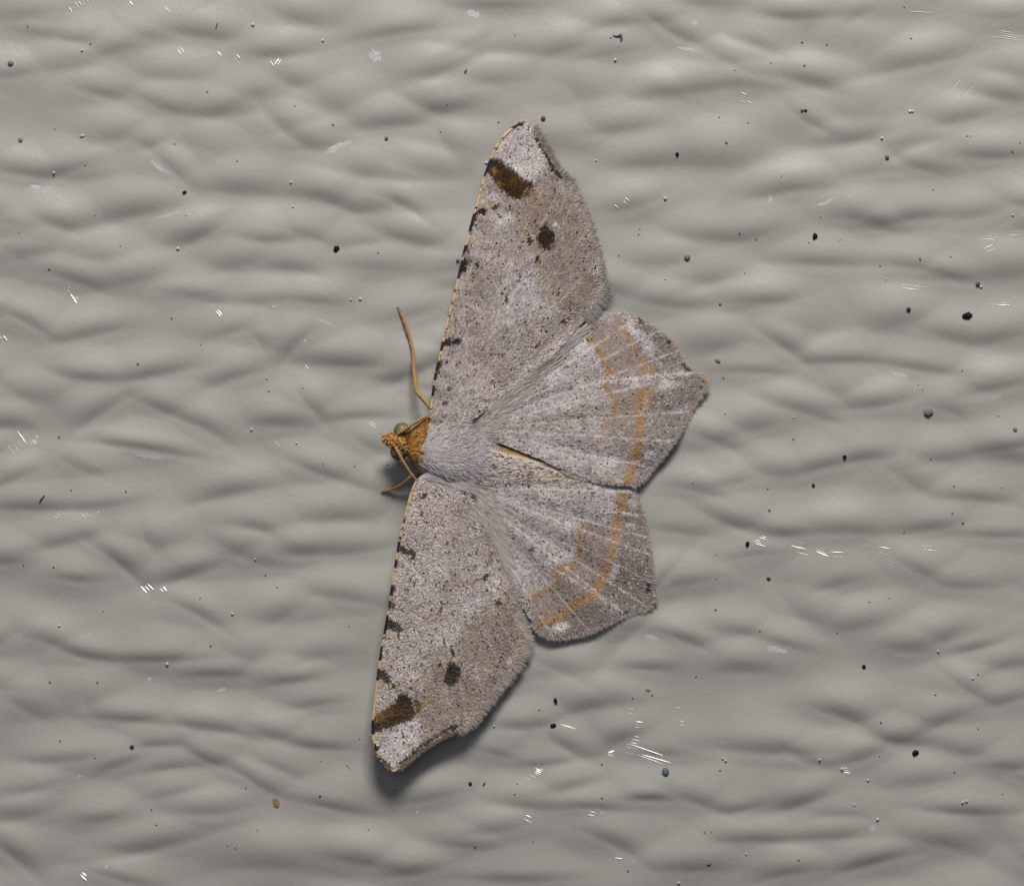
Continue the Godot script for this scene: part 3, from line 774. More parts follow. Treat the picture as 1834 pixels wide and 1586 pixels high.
func lf_features() -> Array:
	return [
		blob(770, 1010, 50, 60, 10, bluish, .3, .9), blob(840, 1075, 30, 22, -30, bluish, .55, .8), blob(800, 1140, 40, 30, -40, bluish, .4, .9), blob(745, 1180, 40, 46, 0, white, .25, .9), blob(830, 960, 40, 60, 20, olive, .35, .9), blob(780, 1180, 40, 30, -30, olive, .3, .9), blob(880, 1040, 26, 12, -30, white, .4, .9),
		blob(830, 1010, 30, 40, 0, lin(.36, .31, .29), .5, .9), blob(790, 1060, 14, 36, 20, olive, .4, .9), blob(840, 1037, 34, 7, -12, yellow, .5, .8), blob(770, 1110, 50, 8, -14, yellow, .35, .8), blob(760, 960, 30, 30, 0, lin(.42, .37, .35), .4, .9),
		area([754, 1262, 750, 1280, 754, 1334, 781, 1322, 838, 1300, 888, 1238, 940, 1182, 955, 1138, 936, 1108, 924, 1078, 907, 1062, 871, 1092, 842, 1121, 811, 1166, 786, 1185, 773, 1199, 757, 1212, 745, 1235], lin(.35, .275, .24), .9, 20.0),
		blob(890, 1130, 40, 34, -35, lin(.25, .205, .19), .5, .9), blob(911, 1180, 5, 5, 0, white, .8, .7), blob(840, 1200, 30, 40, 30, lin(.38, .325, .30), .4, .9),
		area([670, 1306, 702, 1299, 731, 1282, 750, 1277, 754, 1307, 752, 1332, 723, 1356, 700, 1375, 680, 1352], white, .62, 5.0), blob(690, 1320, 14, 24, 10, lin(.43, .37, .37), .6, .9), blob(742, 1300, 10, 20, 10, white, .5, .9),
		line([680, 1211, 702, 1218, 733, 1228, 757, 1207, 773, 1199, 786, 1182, 811, 1166, 842, 1121, 871, 1092, 907, 1062], yellow, .85, 4.4), line([676, 1218, 690, 1214, 704, 1228], cream, .75, 3.2),
		line([811, 1166, 840, 1230], lin(.45, .36, .28), .4, 2.4), line([800, 1230, 822, 1290], lin(.48, .40, .34), .4, 2.4), line([860, 1130, 900, 1200], lin(.42, .36, .34), .3, 2.4), line([760, 1265, 790, 1310], lin(.45, .38, .34), .3, 2.4),
		blob(764, 1249, 12, 10, -20, lin(.44, .28, .14), .7, .8), blob(776, 1240, 10, 8, -30, lin(.42, .29, .17), .5, .9), blob(690, 1245, 12, 16, 10, lin(.40, .35, .36), .5, .9),
		area([669, 1282, 674, 1273, 692, 1263, 708, 1253, 713, 1243, 729, 1240, 744, 1246, 755, 1256, 752, 1270, 744, 1280, 723, 1287, 698, 1296, 671, 1306], brown, 1.0, 2.5),
		blob(684, 1281, 12, 7, -25, orange, .8, .8), blob(700, 1272, 10, 8, -30, lin(.22, .10, .025), .6, .8), blob(749, 1262, 5, 9, -10, orange, .7, .8), line([741, 1250, 746, 1276], cream, .6, 2.0), line([708, 1252, 690, 1266, 674, 1276], orange, .6, 3.0),
		line([671, 1305, 698, 1296, 723, 1287, 740, 1281], ink, .75, 3.2), blob(722, 1244, 9, 7, 10, ink, .95, .5), blob(728, 1264, 10, 12, -20, lin(.06, .03, .014), .7, .8), blob(720, 1233, 9, 7, 0, lin(.26, .23, .24), .6, .9),
		blob(785, 1204, 16, 14, -30, lin(.24, .20, .195), .5, .9), blob(809, 1203, 12.5, 18, 14, ink, 1.0, .3), blob(808, 1208, 6, 8, 0, brown, .6, .8), line([797, 1222, 793, 1206, 800, 1196], orange, .8, 2.6), line([820, 1180, 826, 1200, 818, 1212], orange, .5, 2.4),
		blob(722, 979, 6, 4.5, 15, ink, .95, .4), blob(733, 984, 9, 5.5, 20, ink, .92, .4), blob(741, 991, 4, 7, 10, ink, .9, .4), blob(713, 1003, 4, 8, 10, lin(.07, .06, .055), .8, .5), blob(704, 1056, 5, 9, 12, ink, .9, .45), blob(704, 1079, 5, 8, 0, ink, .8, .5), blob(698, 1112, 7, 9, 10, ink, .97, .4), blob(709, 1118, 10, 8, 20, ink, .92, .4), blob(718, 1123, 5, 5, 0, ink, .8, .5),
		blob(687, 1203, 7, 8, 10, ink, .97, .4), blob(694, 1210, 6, 6, 40, ink, .95, .4), blob(706, 1222, 2.6, 6, -25, ink, .95, .4), blob(734, 1228, 2.8, 5, 25, ink, .95, .4), blob(746, 1236, 3, 7, 25, lin(.09, .08, .09), .8, .5), blob(787, 1186, 4.5, 3.6, -10, ink, .95, .4), blob(810, 1164, 2.8, 7, -18, ink, .95, .4),
		blob(681, 1165, 2.6, 12, 8, ink, .8, .5), blob(672, 1298, 4, 12, 3, ink, .95, .4), blob(677, 1336, 4, 3.6, -30, ink, .9, .5), blob(693, 1362, 5, 9, -35, ink, .9, .5), blob(706, 1372, 8, 5, 10, cream, .75, .7),
		blob(760, 885, 3.2, 5.5, 10, ink, .97, .4), blob(757, 919, 3, 3.4, 0, ink, .85, .4), blob(763, 929, 2.6, 3, 0, ink, .85, .4), blob(868, 1030, 2.6, 6, -15, ink, .95, .4), blob(868, 1030, 6, 2, -35, ink, .8, .4), blob(891, 1076, 4.5, 5, 0, ink, .9, .4), blob(789, 1087, 2.4, 6, 10, ink, .85, .4), blob(876, 1003, 8, 5, 10, ink, .55, .7), blob(880, 990, 6, 4, 10, ink, .5, .7), blob(913, 1110, 5, 5, 0, ink, .6, .7),
		line([718, 1362, 746, 1338, 779, 1315, 798, 1303, 816, 1296], lin(.05, .03, .018), 1.0, 4.6), line([818, 1301, 853, 1275, 885, 1233, 917, 1195, 940, 1160], lin(.44, .33, .2), .5, 2.6)]


func uh_features() -> Array:
	return [
		blob(1035, 618, 24, 26, -30, white, .6, .8), blob(1000, 680, 40, 20, -15, bluish, .45, .9), blob(1030, 690, 30, 14, -10, white, .5, .9), blob(1050, 640, 30, 30, 0, bluish, .4, .9), blob(930, 720, 40, 16, -25, lin(.36, .33, .31), .5, .9), blob(1000, 725, 40, 20, 0, white, .35, .9), blob(1040, 760, 40, 30, 0, lin(.37, .33, .32), .5, .9), blob(1080, 825, 26, 14, 0, white, .6, .8), blob(980, 800, 60, 14, 22, white, .35, .9), blob(1050, 790, 50, 22, 20, lin(.34, .30, .29), .4, .9),
		area([1053, 606, 1068, 624, 1080, 651, 1089, 666, 1077, 684, 1086, 705, 1098, 714, 1095, 738, 1080, 762, 1090, 790, 1122, 800, 1140, 795, 1143, 768, 1143, 735, 1152, 700, 1149, 648, 1128, 612, 1104, 576, 1070, 572], lin(.40, .32, .28), .92, 6.0),
		area([1104, 576, 1128, 612, 1149, 648, 1160, 700, 1148, 740, 1150, 790, 1138, 830, 1130, 868, 1150, 860, 1200, 795, 1250, 715, 1270, 684, 1230, 655, 1205, 612, 1160, 582, 1125, 560], lin(.32, .26, .24), .92, 6.0),
		blob(1128, 585, 12, 28, -25, white, .75, .8), blob(1156, 618, 14, 24, -25, white, .55, .8), blob(1190, 690, 30, 12, -5, bluish, .5, .9), blob(1152, 726, 8, 26, 0, white, .6, .8), blob(1215, 665, 16, 20, 0, lin(.40, .34, .32), .5, .9), blob(1190, 740, 30, 26, 0, lin(.24, .205, .205), .5, .9), blob(1160, 815, 16, 10, -20, bluish, .7, .8), blob(1130, 685, 22, 9, -5, white, .6, .8), blob(1130, 640, 12, 16, 0, lin(.46, .33, .22), .4, .9), blob(1115, 580, 26, 12, 10, lin(.48, .41, .34), .5, .9),
		blob(1108, 782, 20, 24, 0, lin(.25, .21, .20), .6, .9), blob(1120, 735, 16, 22, 0, lin(.36, .27, .20), .5, .9),
		line([1053, 606, 1068, 624, 1080, 651, 1089, 666], ochre, .9, 5.0), line([1089, 666, 1077, 684, 1086, 705, 1098, 714, 1095, 738], ochre, .85, 4.8), line([1095, 738, 1080, 762, 1070, 790], ochre, .5, 5.5),
		line([1104, 576, 1118, 598, 1132, 622, 1146, 644], ochre, .6, 6.0), line([1148, 644, 1152, 668], ochre, .85, 5.5), line([1162, 650, 1164, 670], ochre, .75, 4.0), line([1162, 698, 1158, 728], ochre, .75, 5.5), line([1146, 705, 1143, 735, 1143, 768, 1140, 795, 1130, 825, 1122, 860], ochre, .95, 10.0), line([1140, 800, 1130, 828, 1124, 860], lin(.40, .215, .07), .7, 9.0),
		line([880, 760, 960, 720, 1020, 697, 1080, 684, 1150, 676, 1240, 667], white, .65, 3.2), line([960, 735, 1030, 738, 1095, 739, 1200, 739], lin(.52, .47, .45), .55, 2.6), line([880, 770, 960, 775, 1060, 790, 1130, 790, 1200, 790], lin(.48, .43, .42), .4, 2.6), line([900, 745, 980, 670, 1040, 655], lin(.55, .50, .44), .4, 3.0), line([1030, 812, 1100, 824, 1150, 828], white, .5, 3.0), line([895, 792, 960, 815, 1000, 835], white, .5, 4.0),
		line([900, 765, 990, 770, 1030, 790], lin(.22, .2, .19), .4, 4.0), blob(1017, 697, 8, 4.5, -20, lin(.06, .05, .05), .85, .7), blob(1030, 689, 5, 3, -20, lin(.1, .08, .08), .7, .8), blob(1048, 842, 11, 9, 0, lin(.10, .07, .06), .5, .8),
		blob(1145, 575, 6, 4, 30, ink, .9, .5), blob(1197, 613, 6, 4, 40, ink, .9, .5), blob(1225, 657, 5, 7, -40, ink, .95, .5), blob(1234, 664, 6, 3, 35, ink, .7, .6), line([1200, 615, 1224, 652, 1250, 674, 1262, 684, 1243, 715, 1216, 764], lin(.40, .29, .18), .6, 3.0), blob(1260, 684, 6, 6, 0, ochre, .6, .7)]


func lh_features() -> Array:
	return [
		blob(960, 870, 110, 10, 2, white, .35, .9), blob(1000, 895, 60, 10, 12, white, .65, .9), blob(1075, 905, 40, 10, 10, white, .55, .9), blob(1080, 870, 20, 12, 0, white, .6, .8), blob(980, 950, 40, 26, 20, bluish, .5, .9), blob(930, 1020, 40, 26, 50, bluish, .5, .9), blob(1000, 990, 26, 16, 0, white, .4, .9), blob(940, 935, 40, 12, 30, lin(.34, .30, .28), .5, .9), blob(1060, 925, 30, 12, 10, lin(.40, .35, .33), .5, .9),
		area([950, 1072, 978, 1052, 998, 1039, 991, 1018, 1008, 1011, 1030, 1005, 1036, 981, 1032, 960, 1038, 935, 1100, 936, 1096, 968, 1090, 998, 1077, 1033, 1056, 1067, 1032, 1078, 1000, 1099, 966, 1117, 950, 1100], lin(.33, .265, .235), .95, 5.0),
		area([966, 1117, 1000, 1099, 1032, 1078, 1056, 1067, 1077, 1033, 1090, 998, 1096, 968, 1103, 936, 1109, 908, 1112, 880, 1140, 885, 1158, 940, 1170, 1060, 1165, 1084, 1096, 1108, 1040, 1134, 985, 1140], lin(.25, .20, .185), .92, 5.0),
		blob(1000, 1120, 20, 10, -15, white, .75, .8), blob(1096, 1022, 9, 14, 25, bluish, .75, .8), blob(1103, 985, 7, 14, 0, lin(.42, .38, .38), .6, .9), blob(1125, 940, 16, 6, 5, white, .6, .8), blob(1130, 900, 12, 14, 0, bluish, .55, .9), blob(1090, 1082, 34, 10, 35, lin(.38, .33, .33), .4, .9), blob(1130, 970, 14, 24, 0, lin(.22, .18, .175), .5, .9), blob(1150, 1060, 14, 18, 0, lin(.36, .29, .24), .5, .9),
		line([950, 1072, 966, 1058, 978, 1052, 990, 1046, 998, 1039, 996, 1028, 991, 1018], ochre, .95, 4.8), line([991, 1018, 1008, 1011, 1030, 1006, 1036, 992, 1037, 981], ochre, .95, 4.6), line([1036, 981, 1032, 960, 1039, 941], ochre, .7, 5.5), blob(1037, 983, 6, 4, 20, lin(.10, .055, .02), .7, .6), blob(1039, 940, 5, 4, 0, lin(.09, .055, .025), .6, .6), blob(1024, 1006, 4, 3, 0, lin(.1, .06, .02), .6, .6),
		line([966, 1114, 1000, 1099, 1032, 1078, 1056, 1067], ochre, .95, 8.5), blob(1056, 1064, 14, 11, 0, lin(.44, .26, .09), .8, .9), line([1056, 1067, 1077, 1033], ochre, .95, 10.0), line([1077, 1033, 1090, 998, 1096, 968, 1103, 936], ochre, .95, 8.0), line([1103, 936, 1109, 908, 1112, 885], lin(.42, .235, .085), .9, 12.0), blob(1078, 1034, 8, 9, 0, lin(.34, .17, .04), .6, .9),
		line([850, 874, 900, 890, 985, 905, 1060, 912, 1140, 922], white, .75, 3.6), line([850, 882, 920, 915, 1000, 932, 1036, 938], lin(.58, .52, .50), .6, 3.2), line([1000, 860, 1054, 866, 1120, 880], white, .5, 3.0), line([940, 985, 975, 1005, 1020, 1035, 1056, 1056, 1108, 1092], white, .5, 3.0), line([1040, 985, 1085, 1000], lin(.44, .38, .35), .5, 2.4), line([978, 1068, 1010, 1092], lin(.42, .36, .32), .4, 2.4), line([860, 900, 960, 950, 1000, 980], lin(.44, .40, .38), .4, 3.0),
		blob(949, 983, 8, 6, -30, lin(.07, .06, .06), .9, .7), blob(1116, 1095, 8, 3.5, -15, ink, .95, .5), blob(1075, 1119, 7, 3, -10, ink, .95, .5), blob(1011, 1136, 6, 3, -15, ink, .85, .5), blob(1158, 1050, 3, 9, 15, ink, .9, .5), blob(1156, 1000, 3, 8, 0, ink, .6, .6)]


func z_uf(p: Vector2) -> float:
	var d := p.distance_to(Vector2(785, 745))
	var c := maxf(0.0, (p - Vector2(772, 735)).dot(Vector2(.974, .227)))
	var inner := maxf(0.0, (p - Vector2(866, 738)).dot(Vector2(-.734, -.679)))
	return 62.0 - 9.0 * exp(-inner / 22.0) * smoothstep(60.0, 130.0, d) - .07 * c - 18.0 * d / 540.0 - 9.0 * pow(c / 250.0, 4.0) + 2.2 * tone_noise.get_noise_2d(p.x * 2.0, p.y * 2.0) + 1.2 * sin(c * .11)


func z_lf(p: Vector2) -> float:
	var c := maxf(0.0, (p - Vector2(747, 862)).dot(Vector2(.985, .17)))
	var inner := maxf(0.0, (p - Vector2(846, 895)).dot(Vector2(-.929, .369)))
	return 62.0 - 8.0 * exp(-inner / 22.0) * smoothstep(880.0, 960.0, p.y) - .115 * c - 9.0 * pow(c / 250.0, 5.0) - 12.0 * smoothstep(900.0, 1380.0, p.y) + 2.2 * tone_noise.get_noise_2d(p.x * 2.0, p.y * 2.0) + 1.2 * sin(c * .11)


func axis_offset(p: Vector2) -> float:
	return (p - Vector2(712, 791)).dot(Vector2(-.188, .982))


func z_uh(p: Vector2) -> float:
	var o := maxf(0.0, -axis_offset(p))
	var f := (p - Vector2(850, 770)).angle()
	var edge := maxf(0.0, (p - Vector2(879, 786)).dot(Vector2(.39, -.92)))
	return maxf(7.0, 47.0 - 4.0 * exp(-edge / 14.0) * smoothstep(1060.0, 1000.0, p.x) - .085 * o - .055 * maxf(0.0, p.x - 860.0) - 6.0 * smoothstep(300.0, 420.0, p.distance_to(Vector2(850, 770)))) + 5.0 * exp(-maxf(0.0, (p - Vector2(866, 738)).dot(Vector2(.734, .679))) / 25.0) * smoothstep(1050.0, 960.0, p.x) - 17.0 * smoothstep(1040.0, 1160.0, p.x) * smoothstep(120.0, 0.0, o) + 2.8 * sin(f * 21.0) * smoothstep(40.0, 200.0, p.distance_to(Vector2(850, 770)))


func z_lh(p: Vector2) -> float:
	var o := maxf(0.0, axis_offset(p))
	var f := (p - Vector2(840, 875)).angle()
	return maxf(7.0, 45.0 - .085 * o - .05 * maxf(0.0, p.x - 860.0)) + 3.0 * smoothstep(875.0, 858.0, p.y) - 4.0 * smoothstep(1040.0, 1100.0, p.x) - 17.0 * smoothstep(1050.0, 1140.0, p.x) * smoothstep(150.0, 0.0, o) + 3.0 * sin(f * 19.0) * smoothstep(40.0, 200.0, p.distance_to(Vector2(840, 875)))


func dots(count: int, r: Rect2, sd: int) -> Dictionary:
	var grid := {}
	rng.seed = sd
	for k in count:
		var p := Vector2(rng.randf_range(r.position.x, r.end.x), rng.randf_range(r.position.y, r.end.y))
		var key := Vector2i(p / 8.0)
		if not grid.has(key):
			grid[key] = []
		grid[key].append(Vector3(p.x, p.y, rng.randf_range(.9, 1.6)))
	return grid


func dotted(grid: Dictionary, p: Vector2) -> bool:
	var key := Vector2i(p / 8.0)
	for a in [-1, 0, 1]:
		for b in [-1, 0, 1]:
			var l = grid.get(key + Vector2i(a, b))
			if l:
				for q in l:
					if Vector2(q.x, q.y).distance_squared_to(p) < q.z * q.z:
						return true
	return false


func make_wing(called: String, label: String, outline: Array, feats: Array, zf: Callable, hub: Vector2, base_col: Color, spots: Dictionary, fore: bool, mo: Node3D, o: Vector3, m_skin: Material, m_scale: Material, veins: Array) -> MeshInstance3D:
	var poly := smooth(V(outline))
	# the skin of the wing: a thin closed slab
	var pts := PackedVector2Array()
	var rim := 0
	for k in poly.size():
		var a := poly[k]
		var b := poly[(k + 1) % poly.size()]
		var n := maxi(1, int(a.distance_to(b) / 7.0))
		for q in n:
			pts.push_back(a.lerp(b, float(q) / n))
	rim = pts.size()
	var bb := box(poly, 0.0)
	var y := bb.position.y
	while y < bb.end.y:
		var x := bb.position.x
		while x < bb.end.x:
			var p := Vector2(x + rng.randf_range(-2, 2), y + rng.randf_range(-2, 2))
			if Geometry2D.is_point_in_polygon(p, poly) and edge_distance(poly, p, true) > 5.0:
				pts.push_back(p)
			x += 10.0
		y += 10.0
	var tri := Geometry2D.triangulate_delaunay(pts)
	var g := Geo.new()
	for side in [1.0, -1.0]:
		for k in pts.size():
			var p := pts[k]
			var z: float = zf.call(p)
			var zx: float = zf.call(p + Vector2(3, 0))
			var zy: float = zf.call(p + Vector2(0, 3))
			var col := paint(feats, p, base_col)
			g.add(Vector3(p.x, p.y, z + (0.0 if side > 0.0 else -1.4)), Vector3(-(zx - z) / 3.0, -(zy - z) / 3.0, 1.0) * side, col if side > 0.0 else lin(.42, .36, .28))
	for k in range(0, tri.size(), 3):
		var c := (pts[tri[k]] + pts[tri[k + 1]] + pts[tri[k + 2]]) / 3.0
		if Geometry2D.is_point_in_polygon(c, poly):
			g.face(tri[k], tri[k + 1], tri[k + 2])
			g.face(tri[k] + pts.size(), tri[k + 1] + pts.size(), tri[k + 2] + pts.size())
	for k in rim:
		var k2 := (k + 1) % rim
		var e := pts[k2] - pts[k]
		var out := Vector3(e.y, -e.x, 0).normalized()
		var ids := []
		for q in [k, k2]:
			for s in [0, pts.size()]:
				ids.append(g.add(g.v[q + s], out, lin(.4, .34, .26)))
		g.quad(ids[0], ids[2], ids[3], ids[1])
	var wing := part(called, g, m_skin, mo, o)
	wing.set_meta("label", label)
	# its scales, in rows round the wing's root
	var sc := Geo.new()
	var far := 0.0
	for p in poly:
		far = maxf(far, p.distance_to(hub))
	var row := 2.7
	var r := 12.0
	var parity := 0
	while r < far + row:
		parity += 1
		var step := 2.4 / r
		var f := -PI + (parity % 2) * step * .5
		while f < PI:
			f += step
			var jit := .55 if fore else .16
			var p := hub + Vector2.from_angle(f + rng.randf_range(-jit, jit) * step) * (r + rng.randf_range(-jit, jit) * row)
			if not bb.has_point(p) or not Geometry2D.is_point_in_polygon(p, poly):
				continue
			var t := f + rng.randfn(0.0, .16 if fore else .09)
			var d := Vector2.from_angle(t)
			var s := Vector2(-d.y, d.x)
			var col := paint(feats, p + Vector2(rng.randf_range(-1, 1), rng.randf_range(-1, 1)), base_col)
			var mottle := 1.0 + .16 * tone_noise.get_noise_2d(p.x * 5.0, p.y * 5.0) + .20 * fine_noise.get_noise_2d(p.x * .6, p.y * .6)
			col = Color(col.r * mottle, col.g * mottle, col.b * mottle)
			col = vary(col, .25)
			var streak := fine_noise.get_noise_2d(f * 190.0, r * .35 + hub.x)
			var patch := tone_noise.get_noise_2d(p.x * 6.0 + 500.0, p.y * 6.0) + .7 * streak * 1.2
			var lum := (col.r + col.g + col.b) / 3.0
			var plain_bit := clampf(1.6 - 4.0 * (col.r - col.b) / maxf(col.r, .01), 0.0, 1.0) * smoothstep(.10, .22, lum)
			if patch > 0.0:
				col = col.lerp(bluish * clampf(lum / .43 * 1.12, .2, 1.25), clampf(patch * .75, 0, .5) * plain_bit)
			else:
				col = col.lerp(olive * clampf(lum / .36, .15, 1.1), clampf(-patch * .6, 0, .4) * plain_bit)
			var roll := rng.randf()
			if lum > .13 and plain_bit > .5:
				if roll < .045:
					col = col.lerp(white, .6)
				elif roll < .09:
					col = col.lerp(yellow, .4)
				elif roll < .155:
					col = col.lerp(lin(.17, .12, .095), rng.randf_range(.4, .9))
				elif roll < .34:
					col = col.lerp(lin(.56, .43, .37) * (lum / .44), .45)
				elif roll < .52:
					col = col.lerp(lin(.47, .48, .56) * (lum / .48), .45)
			if plain_bit < .5 and lum > .13:
				col = col.lerp(lin(.40, .30, .24), rng.randf() * .45)
			if dotted(spots, p):
				col = lin(.10, .07, .055)
			for va in veins:
				if absf(angle_difference(f, va)) * r < 1.9 and r > 60.0 and lum > .12:
					col = col.lerp(white if not fore else lin(.60, .48, .42), clampf(.42 + .5 * streak, .15, .75))
			var z0: float = zf.call(p)
			var q := p + d * 5.0
			var z1: float = zf.call(q)
			var lift := rng.randf_range(.7, 1.9)
			var w := rng.randf_range(1.3, 1.9)
			var ln := rng.randf_range(4.0, 5.8)
			var cant := rng.randf_range(-.55, .55) if fore else rng.randf_range(-.3, .3)
			var fwd := Vector3(d.x * 5.0, d.y * 5.0, z1 - z0 + lift).normalized()
			var sd := Vector3(s.x, s.y, cant * .5).normalized()
			var nrm := fwd.cross(sd)
			if nrm.z < 0.0:
				nrm = -nrm
			var b0 := Vector3(p.x, p.y, z0 + .5)
			var mid := b0 + fwd * ln * .62
			var tip := b0 + fwd * ln
			var a0 := sc.add(b0 - sd * w * .5, nrm, col)
			var a1 := sc.add(b0 + sd * w * .5, nrm, col)
			var a2 := sc.add(mid + sd * w, nrm + sd * .25, col)
			var a3 := sc.add(mid - sd * w, nrm - sd * .25, col)
			var a4 := sc.add(tip + sd * w * .55, nrm + fwd * .2, col)
			var a5 := sc.add(tip - sd * w * .55, nrm + fwd * .2, col)
			sc.quad(a0, a1, a2, a3)
			sc.quad(a3, a2, a4, a5)
		r += row
	part("wing_scales", sc, m_scale, wing, o, "stuff")
	return wing


func fringe(wing: Node3D, margin: Array, poly_list: Array, zf: Callable, length: float, density: float, col: Color, tip: Color, o: Vector3, m: Material, droop := .35) -> void:
	var pl := V(margin)
	var poly := V(poly_list)
	var g := Geo.new()
	for k in pl.size() - 1:
		var a := pl[k]
		var b := pl[k + 1]
		var e := (b - a).normalized()
		var out := Vector2(e.y, -e.x)
		if Geometry2D.is_point_in_polygon((a + b) * .5 + out * 5.0, poly):
			out = -out
		var n := int(a.distance_to(b) * density * 1.35)
		for q in n:
			var p := a.lerp(b, rng.randf()) - out * rng.randf_range(-1.5, 1.2)
			var clump := .5 + .5 * fine_noise.get_noise_2d(p.x * 2.0, p.y * 2.0)
			if clump < .32 and rng.randf() < .5:
				continue
			var d := out + e * (rng.randfn(0.0, .3) + (clump - .5) * .5)
			var l := length * rng.randf_range(.35, 1.05) * lerpf(.8, 1.15, clump)
			var z: float = zf.call(p)
			var cc := vary(col, .22)
			hair(g, Vector3(p.x, p.y, z + rng.randf_range(-1.0, 1.2)), Vector3(d.x, d.y, rng.randf_range(-.12, .12)), l, rng.randf_range(.6, 1.15), Vector3(0, 0, -droop), cc, vary(tip, .2))
	part("fringe", g, m, wing, o, "stuff")


# ---------------------------------------------------------------- the moth
var spine := [[689, 786, 4, 50, 4], [693, 787, 8, 51, 9], [702, 788, 12, 52, 12], [712, 790, 13, 52, 14], [722, 792, 14, 50, 16], [730, 795, 19, 47, 19], [740, 798, 31, 45, 27], [752, 800, 43, 44, 31], [770, 803, 53, 42, 34],
	[800, 808, 58, 40, 35], [830, 814, 54, 36, 33], [858, 821, 44, 30, 27], [880, 828, 39, 24, 25], [920, 836, 37, 21, 22], [980, 847, 29, 17, 18], [1030, 857, 20, 16, 14], [1060, 863, 11, 15, 9], [1072, 865, 3, 14, 3]]


func spine_at(x: float) -> Array:
	for k in spine.size() - 1:
		if x <= spine[k + 1][0]:
			var t := clampf((x - spine[k][0]) / (spine[k + 1][0] - spine[k][0]), 0.0, 1.0)
			var p0: Array = spine[maxi(k - 1, 0)]
			var p3: Array = spine[mini(k + 2, spine.size() - 1)]
			var o := []
			for q in 5:
				o.append(lerpf(spine[k][q], spine[k + 1][q], t))
			return o
	return spine[-1]


func body_point(x: float, f: float) -> Vector3:
	var s := spine_at(x)
	return Vector3(x, s[1] + s[2] * cos(f), s[3] + s[4] * sin(f))


func collar_edge(y: float) -> float:
	# where the orange collar meets the grey thorax
	if y < 782.0:
		return lerpf(772.0, 761.0, clampf((y - 747.0) / 35.0, 0, 1))
	return lerpf(761.0, 747.0, clampf((y - 782.0) / 58.0, 0, 1))


func body_color(p: Vector3) -> Color:
	if p.x < collar_edge(p.y) - .5:
		return lin(.42, .19, .045)
	if p.x < 868.0:
		return lin(.43, .39, .40)
	var sp := spine_at(p.x)
	var up: float = (p.y - sp[1]) / maxf(sp[2], 1.0)
	return lin(.62, .52, .39).lerp(lin(.58, .51, .48), smoothstep(1060.0, 900.0, p.x)).lerp(lin(.30, .16, .055), smoothstep(-.52, -.68, up) * smoothstep(870.0, 900.0, p.x))


